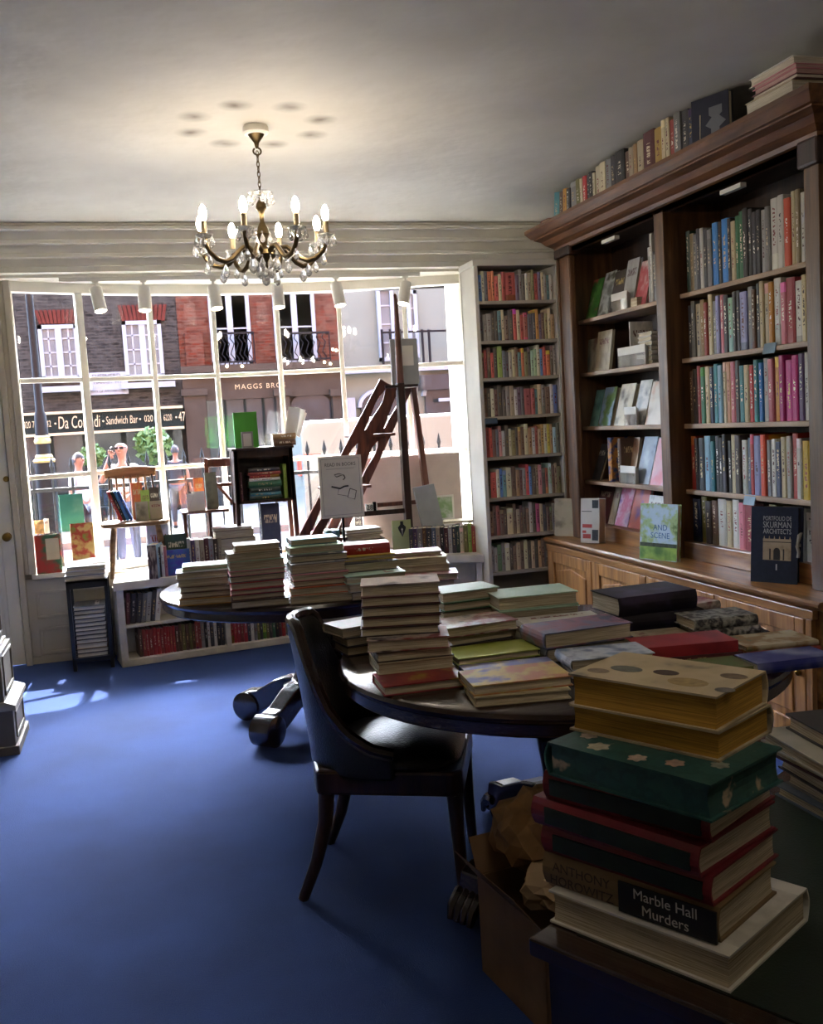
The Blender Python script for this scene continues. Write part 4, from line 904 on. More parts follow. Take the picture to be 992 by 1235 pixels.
MB().box(W * .54, H * .17, T, W * .57, H * .25, T + .001).build('printed_mark', M_LETW, pf)
M_RIB = mat('grey_ribbon', '#9a968c', .6)
MB().tube([(W, H * .52, T - .02), (W + .012, H * .50, T + .004), (W - .006, H * .50, T + .008)], .004, 6).tube([(W - .002, H * .5, T + .004), (W + .008, H * .60, T + .004), (W + .012, H * .67, T - .004), (W + .004, H * .64, T), (W, H * .53, T + .004)], .006, 6).tube([(W - .002, H * .5, T + .004), (W + .006, H * .42, T + .003), (W + .002, H * .35, T)], .007, 6).build('ribbon', M_RIB, pf, smooth=True)
pf.matrix_world = T3(org - nrm * T, u, up, nrm)
# blue-grey shelf labels
M_LABEL = mat('blue_grey_card', '#7f9aac', .6)
def shelf_label(px, py, x, label, wdt=.085, hgt=.05):
    p = P(px, py, 0, x)
    return tag(MB().prism([(-wdt / 2, -hgt / 2), (wdt / 2, -hgt / 2), (wdt / 2 + .005, hgt / 2), (-wdt / 2 + .005, hgt / 2)], 0, -.002, .002).build('shelf_label', M_LABEL, loc=p), label, 'label')
o = shelf_label(928, 420, SX - .004, 'blue grey label card on the second shelf of the near oak bay'); o.rotation_euler = (0, radians(20), 0)
o = shelf_label(904, 603, SX - .004, 'blue grey label card on the fourth shelf of the near oak bay'); o.rotation_euler = (0, radians(20), 0)

# ================================================================== WHITE CORNER BOOKCASE
WY, WX0, WX1 = 6.2, 2.25, 2.86
wc = thing('bookcase', 'tall narrow white painted bookcase in the corner beside the window', 'bookcase')
ZW = [.20, .448, .697, .956, 1.233, 1.505, 1.764, 2.010, 2.272]
MB().box(WX0, WY, 0, WX0 + .028, WY + .28, 2.52).build('side_panel', M_WHITE, wc, bevel=.003)
MB().box(WX1 - .028, WY, 0, WX1, WY + .28, 2.52).build('side_panel', M_WHITE, wc, bevel=.003)
MB().box(WX0, WY + .26, 0, WX1, WY + .28, 2.52).build('back_panel', mat('back_paint', '#8a8170', .7), wc)
MB().box(WX0 - .01, WY - .015, 2.50, WX1 + .01, WY + .28, 2.54).build('top', M_WHITE, wc, bevel=.003)
MB().box(WX0 + .028, WY + .01, 0, WX1 - .028, WY + .04, .18).build('plinth', M_WHITE, wc)
for z in ZW: MB().box(WX0 + .028, WY + .006, z - .022, WX1 - .028, WY + .26, z).build('shelf', M_CASE, wc, bevel=.002)
struct(MB().box(2.535, 6.9, 0, XR, 7.12, 2.61).build('wall_corner', M_CREAM), 'cream return wall beside the bow window', 'wall')
rows_w = [
 (8, 'top shelf', 'sky blue*1.3,cream,navy blue,orange*1.3,orange,red*1.2,cream,red*1.2,red*3.2,purple,grey,charcoal,cream,beige,olive,red*1.2,purple,cream,grey,teal,silver'),
 (7, 'second shelf', 'charcoal,grey,grey*1.2,black,black,teal,cream,brown,black*1.3,red*1.2,cream,red,brick red*1.3,navy blue*1.3,navy blue,ochre,purple,maroon,olive,cream,tan'),
 (6, 'third shelf', 'brown,red,maroon,red,black,lime green*1.3,slate blue*1.2,navy blue*1.2,silver,cream,brown,teal,orange,olive,black,mint,pale green,cream,sky blue,red,orange*1.2,dark brown,grey'),
 (5, 'fourth shelf', 'brown,black,cream,maroon,black*1.2,charcoal,grey,beige*1.2,white,purple,navy blue,crimson*1.7,crimson,teal,cream,grey,brown*1.3,white,blue*1.3'),
 (4, 'fifth shelf', 'red*1.3,red,maroon,slate blue,pink,white,black,cream,olive,black,tan,brown,cream,tan,white,brick red,beige,gold,cream,yellow,tan,pale blue,dark green'),
 (3, 'sixth shelf', 'dark green,red*1.6,cream,sky blue,teal,cream*1.5,brown*1.3,tan,maroon,grey,red,sky blue,dark brown,beige,pink,charcoal,brick red,mint,brown,beige,olive'),
 (2, 'seventh shelf', 'tan,brown,brick red,brown*1.3,dark brown,cream*1.5,brown,beige,maroon,dark brown,brown,silver,black,magenta,cream,navy blue,brown,olive,grey,maroon,cream'),
 (1, 'eighth shelf', 'grey,silver,green*1.4,grey,cream*1.2,dark brown,brown,beige,brown,cream,black,beige,black,tan,brown,dark brown,beige,brown,tan,red*1.9'),
]
for i, nm, cl in rows_w:
    row(cl.split(','), (WX0 + .036, WY + .03, 0), (1, 0, 0), (0, 1, 0), ZW[i], WX1 - WX0 - .07, (.165, .21), .13, 200 + i, f'on the {nm} of white corner bookcase', f'books on the {nm} of the white corner bookcase', tone=2.3, fade=.3)
p = P(592, 508, 1, WY - .004)
tag(MB().box(-.045, -.004, -.02, .045, .004, .02).build('shelf_label', mat('slate_label', '#5f7486', .6), loc=p, bevel=.006), 'slate blue label on the edge of a white corner bookcase shelf', 'label')

# ================================================================== LOW CURVED BOOKCASE under the window
lb = thing('low_bookcase', 'low white curved bookcase running below the bow window', 'bookcase')
A, B, C, D = Vector((-.185, 6.63, 0)), Vector((.95, 6.79, 0)), Vector((1.72, 6.72, 0)), Vector((2.245, 6.29, 0))
ZL = .568
top = [(A.x - .015, A.y - .02), (B.x, B.y - .02), (C.x - .01, C.y - .02), (D.x, D.y - .02), (2.25, 6.55), (2.45, 7.05)]
xr = [2.45 - (2.45 + .17) * k / 12 for k in range(13)]
top += [(x, Yw(x) - .04) for x in xr] + [(A.x - .015, 7.0)]
MB().prism(top, 2, ZL - .055, ZL).build('top', M_CASE, lb, bevel=.004)
def seg_box(P0, P1, s0, s1, d0, d1, z0, z1, name, m_, par):
    d = (P1 - P0); L_ = d.length; o = MB().box(s0, d0, z0, s1 if s1 is not None else L_, d1, z1).build(name, m_, par, bevel=.003); o.location = P0; o.rotation_euler = (0, 0, atan2(d.y, d.x)); return o
for P0, P1 in ((A, B), (B, C), (C, D)):
    seg_box(P0, P1, 0, None, 0, .03, 0, .045, 'plinth', M_CASE, lb)
    seg_box(P0, P1, 0, None, .005, .24, .255, .278, 'shelf', M_CASE, lb)
    seg_box(P0, P1, 0, None, .02, .24, .03, .05, 'bottom_shelf', M_CASE, lb)
    seg_box(P0, P1, 0, None, .24, .26, 0, ZL - .055, 'back_panel', M_CASE, lb)
    seg_box(P0, P1, 0, .045, 0, .24, 0, ZL - .055, 'upright', M_CASE, lb)
seg_box(A, B, .70, .735, 0, .24, 0, ZL - .055, 'upright', M_CASE, lb)
seg_box(C, D, .62, .665, 0, .24, 0, ZL - .055, 'upright', M_CASE, lb)
dAB = (B - A).normalized(); nAB = Vector((-dAB.y, dAB.x, 0))
def low_row(cl, s0, s1, z, hr, seed, where, lean=None, P0=A, P1=B, hs=None):
    d = (P1 - P0).normalized(); nn = Vector((-d.y, d.x, 0))
    row(cl.split(','), P0 + d * s0 + nn * .02, d, nn, z, s1 - s0, hr, .17, seed, where, 'books in the low curved bookcase', lean=lean, hs=hs)
low_row('brown*1.2,brick red,red,brick red*1.1,red,red,brick red,red,red,brick red,red,brown,brown,olive,brown,olive,brown,brick red,brick red,grey,black,white,charcoal,white,black,charcoal', .12, .695, .05, (.17, .19), 71, 'in lower left bay of low bookcase')
low_row('maroon,black*1.2,charcoal,grey,silver,charcoal,white', .05, .27, .278, (.19, .215), 72, 'in upper left bay of low bookcase', lean={0: -4, 1: -6, 2: -8, 3: -8, 4: -8, 5: -8, 6: -8})
low_row('red,red,red,brick red,red,charcoal,white,grey,olive,charcoal,lime green,olive,charcoal,green,black,maroon,red', .74, 1.13, .05, (.16, .185), 73, 'in lower middle bay of low bookcase')
# ================================================================== ROUND TABLES
TZ = .74
def round_table(label, cx, cy, R, angs, paw):
    t = thing('round_table', label, 'table', (cx, cy, 0))
    MB().lathe([(R - .10, .665), (R - .02, .668), (R - .012, .675), (R - .012, .705), (R - .004, .712), (R, .722), (R - .004, .734), (R - .014, TZ), (.01, TZ)], 64).build('table_top', M_MAHOG, t, smooth=True)
    MB().lathe([(.12, .60), (.13, .665)], 24).build('top_block', M_MAHOG, t)
    MB().lathe([(.11, .17), (.14, .19), (.14, .215), (.10, .235), (.075, .27), (.07, .32), (.082, .40), (.09, .46), (.075, .54), (.10, .58), (.12, .605)], 24).build('pedestal', M_MAHOG, t, smooth=True)
    for a in angs:
        ca, sa = cos(radians(a)), sin(radians(a)); perp = Vector((-sa, ca, 0))
        f = MB(); w2 = .045
        pr = [(.04, .245), (.14, .245), (.22, .225), (.30, .19), (.36, .165), (.42, .158), (.47, .14), (.485, .08), (.475, .03), (.45, .005), (.40, .005), (.375, .03), (.36, .045), (.33, .06), (.26, .085), (.16, .125), (.04, .14)]
        pr = [(r if r < .12 else .12 + (r - .12) * (1.0 if paw else .78), z) for r, z in pr]; n = len(pr); vs = []
        for s in (-1, 1):
            for r, z in pr: vs.append((r * ca + perp.x * w2 * s, r * sa + perp.y * w2 * s, z))
        f.add(vs, [tuple(range(n)), tuple(range(2 * n - 1, n - 1, -1))] + [(i, n + i, n + (i + 1) % n, (i + 1) % n) for i in range(n)])
        ft = f.build('foot', M_MAHOG, t, bevel=.008)
        if paw:
            g = MB()
            for q in (-1.5, -.5, .5, 1.5):
                b = Vector((.44 * ca, .44 * sa, .05)) + perp * q * .026
                g.tube([b + Vector((0, 0, .03)), b + Vector((.04 * ca, .04 * sa, .025)), b + Vector((.075 * ca, .075 * sa, -.005)), b + Vector((.09 * ca, .09 * sa, -.04))], [.02, .022, .018, .01], 8)
            g.build('claw', M_MAHOG, ft, smooth=True)
        else:
            g = MB(); c0 = Vector((.375 * ca, .375 * sa, .078)); g.tube([c0 - perp * .062, c0 - perp * .055, c0 + perp * .055, c0 + perp * .062], [.06, .075, .075, .06], 20); g.build('scroll', M_MAHOG, ft, smooth=True)
    return t
NTX, NTY, FTX, FTY = 1.285, 2.913, .77, 4.85
round_table('near round mahogany pedestal table covered with book stacks', NTX, NTY, .725, (98, 208, 325), True)
round_table('far round mahogany pedestal table with book stacks near the window', FTX, FTY, .71, (225, 140, 45, 315), False)

def stack(desc, fl, ang, z, items, group=None, face='fore'):
    """books lying one on another, first item lowest; items: colour or cover material, thickness, front length, depth, shift along, shift back, turn"""
    n = len(items)
    for i, it in enumerate(items):
        c, T, Lf, D = it[:4]; dx, dy, da = (list(it[4:7]) + [0, 0, 0])[:3] if len(it) > 4 else (0, 0, 0); fc = it[7] if len(it) > 7 else face
        pgs = it[8] if len(it) > 8 else None; hard = it[9] if len(it) > 9 else True
        a = radians(ang + da); u = Vector((cos(a), sin(a), 0)); v = Vector((-sin(a), cos(a), 0)); up = Vector((0, 0, 1))
        a0 = radians(ang); u0 = Vector((cos(a0), sin(a0), 0)); v0 = Vector((-sin(a0), cos(a0), 0))
        p = Vector((fl[0], fl[1], z)) + u0 * dx + v0 * dy
        if fc == 'fore': M, W, H = T3(p + v * D, -v, u, up), D, Lf
        elif fc == 'spine': M, W, H = T3(p + u * Lf, v, -u, up), D, Lf
        else: M, W, H = T3(p, u, v, up), Lf, D
        nm = c if isinstance(c, str) else c[0]; cv = None if isinstance(c, str) else c[1]
        place = 'lowest' if i == 0 and n > 1 else 'topmost' if i == n - 1 and n > 1 else f'{ordw(i + 1)} from bottom' if n > 1 else 'single'
        lab = f'{nm} book, {place} {"of" if n > 1 else ""} {desc}'.replace('  ', ' ') if n > 1 else f'{nm} book lying {desc}'
        flat_book(lab, M, W, H, T, c if isinstance(c, str) else 'beige', hard=hard, cover=cv, pages=pgs, group=group); z += T + .0004
    return z
K = C_
c_yelred = ('yellow and red covered', K('cover_yelred', '#b8a03a', '#a03a3a', '#8a2c34', '#b8a03a', scale=9))
c_redph = ('red photo covered', K('cover_redphoto', '#5a2a28', '#8f3a34', '#c0b0a4', '#3a2422', scale=10))
c_pinkdk = ('pink and black covered', K('cover_pinkdark', '#a89090', '#b8a4a0', '#4a2c30', scale=12))
c_redbl = ('red and grey patterned', K('cover_redgrey', '#8f8a88', '#7a3034', '#b8aaa0', '#4a4a50', scale=13))
c_limeg = ('lime green covered', K('cover_lime', '#8f9f30', '#a8b450', '#5c6a20', scale=9))
c_orient = ('orange and yellow illustrated', K('cover_orient', '#b08a50', '#b87850', '#c8b060', '#5a5a8a', scale=10))
c_beibl = ('beige and blue patterned', K('cover_beibl', '#a89c88', '#6a70a0', '#b8a878', scale=14))
c_snow = ('blue and white snowy', K('cover_snow', '#7890b0', '#c0c8d4', '#5a6a90', '#a8b4c4', scale=11))
c_purp = ('black and purple thick', K('cover_purple', '#15131a', '#1c1826', '#453a5a', scale=8))
c_bwpat = ('black and white lettered', K('cover_bw', '#2a2c30', '#a8a8a0', '#34343a', '#b0aca4', scale=26))
c_redsoft = ('crimson soft', K('cover_redsoft', '#8f2030', '#a02c34', '#74202c', scale=7))
c_moss = ('moss and plum patterned', K('cover_moss', '#6a5a3a', '#5a6a34', '#7a4a4a', scale=9))
c_flor = ('white floral covered', K('cover_floral', '#c8c0aa', '#b8b098', '#8a6a3a', '#5a6a4a', scale=12))
c_blue = ('royal blue', K('cover_royal', '#28307a', '#2c3684', '#a0a8c4', scale=5))
c_indig = ('indigo patterned', K('cover_indigo', '#3a4068', '#6a6a88', '#8a5a6a', '#2a3050', scale=13))
c_mintp = ('mint green covered', K('cover_mint', '#9ab8a4', '#a8c4b0', '#88a890', scale=6))
c_pinkw = ('pink and white patterned', K('cover_pinkwhite', '#c0b4b0', '#b07078', '#c8c0bc', scale=13))
G1 = 'stacks on the near round table'
# --- near table
stack('tall stack on near table rim', (.618, 2.612), -2, TZ, [(c_yelred, .028, .243, .16), ('cream', .034, .232, .15, .012, .13, -2), ('dark brown', .03, .232, .15, .012, .135, -3), (c_redph, .036, .243, .155, -.012, .15, -12), ('dark brown', .026, .236, .15, -.02, .2, -12), ('maroon', .03, .238, .15, -.014, .205, -13), ('dark brown', .03, .238, .15, -.012, .21, -12), ('maroon', .03, .238, .15, -.01, .215, -12), (c_pinkdk, .034, .238, .15, -.008, .22, -12)], G1)
stack('short pile behind near table tall stack', (.625, 3.13), 8, TZ, [('dark brown', .03, .2, .14), ('charcoal', .03, .2, .14, .0, .0, 3), ('beige', .032, .2, .14, -.01, .01, 8)], G1)
stack('mint topped pile on near table', (.985, 3.20), 3, TZ, [('dark brown', .032, .215, .15, .01, 0, -4), ('mint', .034, .215, .15, .0, 0, 2), ('dark brown', .03, .215, .15, 0, 0, -2), ('green', .03, .215, .15, .004, 0, 0), (c_mintp, .036, .22, .15, .0, .0, 2)], G1)
stack('red grey pile amid near table', (.905, 2.935), 5, TZ, [('dark brown', .035, .25, .16, 0, .02, -4), ('charcoal', .03, .25, .16, 0, .01, 2), (c_redbl, .032, .262, .165)], G1)
stack('the lime green pair on the near table', (.89, 2.765), 0, TZ, [('dark green', .018, .262, .155, .0, .0, 2), (c_limeg, .022, .268, .155)], G1)
stack('in front of the lime green pair on near table', (.872, 2.60), -6, TZ, [(c_beibl, .024, .275, .155)], G1)
stack('the front pair at the near table rim', (.812, 2.40), -9, TZ, [('cream', .026, .262, .165), (c_orient, .028, .278, .17, 0, .01, 4)], G1)
stack('pale green pile at back of near table', (1.15, 3.085), -6, TZ, [('beige', .05, .285, .18, 0, 0, 3), ('mint', .05, .285, .18), (c_mintp, .045, .288, .18, 0, .01, 2), ], G1)
stack('white pile right of lime green pair', (1.17, 2.91), -2, TZ, [('silver', .04, .27, .145, .02, .0, -1, 'foot'), ('white', .04, .27, .145, .01, .005, -3, 'foot')], G1)
stack('indigo pair before pale green pile', (1.165, 2.725), 3, TZ, [('charcoal', .045, .30, .165, 0, 0, -2, 'foot'), (c_indig, .048, .305, .168, -.005, 0, 0, 'foot')], G1)
stack('snowy pair on near table', (1.155, 2.535), -10, TZ, [('silver', .024, .24, .15, -.0, .0, -4, 'foot'), (c_snow, .032, .25, .15, .0, -.01, 3, 'foot')], G1)
stack('the pair at back of near table', (1.53, 2.96), 0, TZ, [(c_purp, .062, .295, .19, .02, .01, -6, 'spine'), (c_purp, .065, .305, .195, 0, 0, 2, 'spine')], G1)
stack('red pair beyond thick black volumes', (1.79, 3.02), 4, TZ, [('charcoal', .03, .18, .15, 0, 0, 0, 'spine'), (c_redbl, .03, .185, .15, 0, 0, 3, 'spine')], G1)
stack('flat and beige beside the thick black volumes on the near table', (1.49, 2.735), -6, TZ, [('beige', .024, .195, .17, 0, 0, 0, 'spine')], G1)
stack('pair at right of near table', (1.70, 2.765), -8, TZ, [(c_bwpat, .034, .225, .14, 0, 0, 0, 'spine'), (c_bwpat, .034, .225, .14, -.004, 0, 3, 'spine')], G1)
stack('crimson pair on near table', (1.415, 2.56), -9, TZ, [('maroon', .02, .29, .15, .0, .0, -2, 'spine', None, False), (c_redsoft, .034, .30, .15, -.02, .0, 0, 'spine', None, False)], G1)
stack('at front right rim of near table', (1.39, 2.36), -8, TZ, [(c_moss, .028, .225, .13, 0, 0, 0, 'spine', None, False)], G1)
stack('floral pair at near table right rim', (1.70, 2.47), -8, TZ, [('brick red', .02, .235, .15, .0, .02, 0, 'spine'), (c_flor, .016, .235, .15, .0, .025, 2, 'spine')], G1)
stack('at right rim of near table', (1.625, 2.33), -4, TZ, [(c_blue, .032, .245, .12, 0, 0, 0, 'spine')], G1)
# --- far table
G2 = 'stacks on the far round table'
stack('left stack on far table', (.135, 4.455), -10, TZ, [('ochre', .03, .24, .15), ('brown', .026, .226, .15, .01, .01, 2), ('brown', .026, .226, .15, .01, .01, 0), ('beige', .032, .228, .15, .0, .02, 4), ('silver', .03, .235, .15, -.004, .025, 6), ('pale green', .02, .22, .15, .02, .07, 6)], G2)
stack('second stack from left on far table', (.35, 4.235), -6, TZ, [('dark brown', .032, .254, .16), ('maroon', .024, .23, .15, .005, .02, 2), ('crimson', .022, .236, .15, .0, .02, 0), ('red', .03, .232, .15, .004, .02, 3), ('charcoal', .028, .24, .15, .004, .025, 5), ('pink', .022, .246, .15, .002, .03, 4), ('pale green', .04, .245, .15, .002, .045, 4), ('beige', .034, .235, .15, .0, .05, 6), ('tan', .03, .2, .14, .03, .08, 4)], G2)
stack('middle stack on far table', (.60, 4.20), -8, TZ, [('beige', .034, .275, .16), ('orange', .034, .26, .155, .004, .01, 2), ('brown', .026, .25, .15, .02, .03, 4), ('pink', .028, .25, .15, .018, .03, 3), ('grey', .042, .245, .15, .015, .05, 6), ('charcoal', .03, .26, .15, .015, .1, 6), ('mint', .032, .25, .15, .012, .16, 6), ('teal', .028, .22, .15, .02, .22, 6)], G2)
stack('red topped stack on far table', (.86, 4.11), -4, TZ, [('dark brown', .036, .2, .15, .0, .02), ('silver', .036, .24, .16, -.01, .02), (('mint', c_mintp[1]) and 'mint', .034, .27, .16, -.02, .03, 2), ('charcoal', .04, .245, .15, -.01, .13, 3), ('yellow', .022, .25, .15, -.012, .2, 2), ('red', .046, .21, .14, .01, .26, -4, 'spine')], G2)
stack('right stack on far table', (1.12, 4.27), -14, TZ, [('dark brown', .034, .25, .16, 0, .02), (c_pinkw, .03, .265, .165), ('beige', .032, .255, .16, -.02, .07, 2), ('cream', .034, .255, .16, -.03, .08, 3), (c_pinkw, .02, .24, .15, -.035, .13, 4)], G2)

# ================================================================== TUB CHAIR
def tub_chair():
    CX, CY, A_ = .764, 3.088, radians(-23)
    t = thing('tub_chair', 'black leather tub chair with dark wooden legs pushed under the near table', 'chair', (CX, CY, 0), A_)
    # curved back and arms: shell swept round the rear of the seat
    n = 40; SW = 100
    g = MB(); vs = []; NZ = 7
    def prof(th):
        tb_ = [(0, .872), (28, .868), (37, .785), (46, .69), (55, .61), (68, .54), (84, .495), (101, .475)]; a_ = abs(th) * 180 / pi; h = tb_[-1][1]
        for (q0, h0), (q1, h1) in zip(tb_, tb_[1:]):
            if q0 <= a_ <= q1: h = h0 + (h1 - h0) * (a_ - q0) / (q1 - q0)
        return h
    for k in range(n + 1):
        th = radians(-SW + 2 * SW * k / n); h = prof(th)
        for layer in (0, 1):
            for j in range(NZ):
                z = .40 + (h - .40) * j / (NZ - 1); lean = .06 * (j / (NZ - 1)) ** 1.3 * max(0, cos(th))
                rx = (.265 + lean) - (.035 if layer else 0); ry_ = .255 - (.035 if layer else 0)
                vs.append((-cos(th) * rx - .02, sin(th) * ry_, z + (0 if layer == 0 else -.0)))
    per = 2 * NZ; fs = []
    for k in range(n):
        a, b = k * per, (k + 1) * per
        for j in range(NZ - 1):
            fs.append((a + j, b + j, b + j + 1, a + j + 1)); fs.append((a + NZ + j + 1, b + NZ + j + 1, b + NZ + j, a + NZ + j))
        fs.append((a + NZ - 1, b + NZ - 1, b + per - 1, a + per - 1)); fs.append((a + NZ, b + NZ, b, a))
    for a in (0, n * per):
        for j in range(NZ - 1): fs.append((a + j, a + j + 1, a + NZ + j + 1, a + NZ + j))
    g.add(vs, fs); bk = g.build('backrest', M_LEATHER, t, smooth=True, bevel=.012)
    pts = []
    for k in range(n + 1):
        th = radians(-SW + 2 * SW * k / n); lean = .06 * max(0, cos(th)); pts.append((-cos(th) * (.2475 + lean) - .02, sin(th) * .2375, prof(th) + .004))
    MB().tube(pts, .019, 8).build('top_rail', M_MAHOG, bk, smooth=True)
    MB().prism([(-.23, -.215), (.21, -.245), (.235, -.22), (.235, .22), (.21, .245), (-.23, .215), (-.26, .12), (-.26, -.12)], 2, .345, .425).build('seat_rail', M_DARKW, t, bevel=.01)
    # domed cushion
    g = MB(); vs = []; N2 = 28
    ring = [(.0, .505), (.35, .502), (.62, .492), (.82, .478), (.94, .458), (1.0, .44), (1.0, .425)]
    for q, z in ring:
        for k in range(N2):
            a = 2 * pi * k / N2; ex = .55; x = abs(cos(a)) ** ex * (1 if cos(a) > 0 else -1) * .225; y = abs(sin(a)) ** ex * (1 if sin(a) > 0 else -1) * .222
            vs.append((x * max(q, .02), y * max(q, .02), z))
    fs = [tuple(range(N2))]
    for i in range(len(ring) - 1):
        for k in range(N2): fs.append((i * N2 + k, (i + 1) * N2 + k, (i + 1) * N2 + (k + 1) % N2, i * N2 + (k + 1) % N2))
    fs.append(tuple(range(len(ring) * N2 - 1, (len(ring) - 1) * N2 - 1, -1))); g.add(vs, fs).build('seat', M_LEATHER, t, smooth=True)
    for s in (-1, 1):
        MB().tube([(.205, .205 * s, .36), (.208, .208 * s, .22), (.214, .212 * s, .08), (.218, .214 * s, 0)], [.027, .022, .018, .016], 10).build('leg', M_DARKW, t, smooth=True)
        MB().tube([(-.205, .185 * s, .36), (-.215, .19 * s, .25), (-.25, .2 * s, .12), (-.30, .21 * s, 0)], [.028, .024, .02, .017], 10).build('leg', M_DARKW, t, smooth=True)
tub_chair()

# ================================================================== CHANDELIER
M_BULB = mat('lit_bulb', '#fff2d8', .3, emit='#ffeeda', estr=15)
M_CRYS = bpy.data.materials.new('crystal'); _t, _N, _L, _B = nodes_of(M_CRYS); _B.inputs['Base Color'].default_value = (.9, .9, .88, 1); _B.inputs['Roughness'].default_value = .04; _B.inputs['Transmission Weight'].default_value = .75; _B.inputs['IOR'].default_value = 1.5
M_CANDLE = mat('gold_candle_tube', '#8f8063', .4, metal=.5, var=.15)
def chandelier(label, x0, y0):
    ch = thing('chandelier', label, 'chandelier', (x0, y0, 0))
    MB().lathe([(.055, CEIL), (.06, CEIL - .012), (.06, CEIL - .03), (.052, CEIL - .037), (.01, CEIL - .038)], 24).build('ceiling_rose', M_WHITE, ch, smooth=True)
    MB().lathe([(.038, CEIL - .038), (.03, CEIL - .05), (.012, CEIL - .075), (.008, CEIL - .095), (.004, CEIL - .1)], 16).build('canopy', M_GOLD, ch, smooth=True)
    MB().tube([(.018 * sin(a) * (1), 0, CEIL - .112 + .016 * cos(a)) for a in [radians(20 + 300 * k / 12) for k in range(13)]], .0045, 8).build('hook', M_GOLD, ch, smooth=True)
    z = CEIL - .125; ztop = 2.615; n = int((z - ztop) / .022)
    lk = MB(); ring = [(.0065 * cos(2 * pi * k / 12), 0, .016 * sin(2 * pi * k / 12)) for k in range(13)]; lm = MB().tube(ring, .0022, 6, caps=False).mesh('chain_link', M_GOLD, True)
    for k in range(n + 1):
        o = link('chain_link', lm, ch); o.location = (0, 0, z - k * (z - ztop) / n); o.rotation_euler = (0, 0, (pi / 2) * (k % 2) + .3)
    MB().lathe([(.004, 2.60), (.012, 2.595), (.008, 2.57), (.022, 2.55), (.026, 2.53), (.012, 2.51), (.010, 2.47), (.024, 2.44), (.034, 2.41), (.022, 2.385), (.016, 2.36), (.03, 2.345), (.055, 2.335), (.06, 2.315), (.05, 2.30), (.03, 2.285), (.02, 2.27), (.012, 2.255), (.004, 2.245)], 20).build('stem', M_GOLD, ch, smooth=True)
    cr = MB().lathe([(.008, 2.585), (.035, 2.592), (.055, 2.602), (.058, 2.598), (.035, 2.586), (.008, 2.578)], 18).build('crown_dish', M_CRYS, ch, smooth=True)
    dm = MB().lathe([(.001, 0), (.005, -.008), (.011, -.022), (.0115, -.03), (.008, -.038), (.002, -.042)], 8).mesh('crystal_drop', M_CRYS)
    bd = MB().ball((0, 0, 0), .005, n=8).mesh('crystal_bead', M_CRYS)
    def drop(par, x, y, z, s=1.0, bead=True):
        o = link('crystal_drop', dm, par); o.location = (x, y, z); o.scale = (s * 1.3, s * 1.3, s * 1.3)
        if bead:
            b = link('crystal_bead', bd, par); b.location = (x, y, z + .006)
    for k in range(8):
        a = 2 * pi * k / 8; drop(cr, .055 * cos(a), .055 * sin(a), 2.59, .8)
    for k in range(10):
        a = 2 * pi * k / 10; drop(ch, .062 * cos(a), .062 * sin(a), 2.30, 1.0); 
    for k in range(6):
        a = 2 * pi * k / 6 + .3; drop(ch, .03 * cos(a), .03 * sin(a), 2.268, 1.1); drop(ch, .036 * cos(a), .036 * sin(a), 2.41, .8)
    drop(ch, 0, 0, 2.245, 1.3)
    for k in range(8):
        a = ARM0 + k * pi / 4; ca, sa = cos(a), sin(a)
        prf = [(.05, 2.325), (.08, 2.345), (.11, 2.345), (.14, 2.32), (.17, 2.29), (.205, 2.275), (.245, 2.285), (.28, 2.315), (.298, 2.35), (.30, 2.375)]
        arm = MB().tube([(r * ca, r * sa, z_) for r, z_ in prf], [.013, .0125, .0115, .011, .0115, .012, .0115, .0105, .010, .011], 8).build('arm', M_GOLD, ch, smooth=True)
        px_, py_ = CH_R * ca, CH_R * sa
        MB().lathe([(.006, 2.368), (.02, 2.372), (.038, 2.384), (.04, 2.388), (.034, 2.386), (.018, 2.378), (.006, 2.376)], 16, (px_, py_, 0)).build('drip_pan', M_CRYS, arm, smooth=True)
        MB().lathe([(.016, 2.376), (.018, 2.384), (.013, 2.39), (.0125, 2.44), (.014, 2.447), (.010, 2.45)], 14, (px_, py_, 0)).build('candle_tube', M_CANDLE, arm, smooth=True)
        MB().lathe([(.008, 2.449), (.0145, 2.46), (.0175, 2.477), (.0165, 2.494), (.011, 2.511), (.005, 2.519), (.001, 2.521)], 14, (px_, py_, 0)).build('bulb', M_BULB, arm, smooth=True)
        for q in range(5):
            b = 2 * pi * q / 5 + k; drop(arm, px_ + .037 * cos(b), py_ + .037 * sin(b), 2.378, .85)
        drop(arm, .205 * ca, .205 * sa, 2.264, 1.15); drop(arm, .12 * ca, .12 * sa, 2.332, .9); drop(arm, .28 * ca, .28 * sa, 2.302, 1.0)
chandelier('brass chandelier with eight lit candle bulbs and crystal drops near the window', CH_X, CH_Y)
chandelier('unseen second brass chandelier added above the desk to light the foreground, outside the picture', .66, .55)  # added lamp out of view, a copy hung here to brighten the foreground

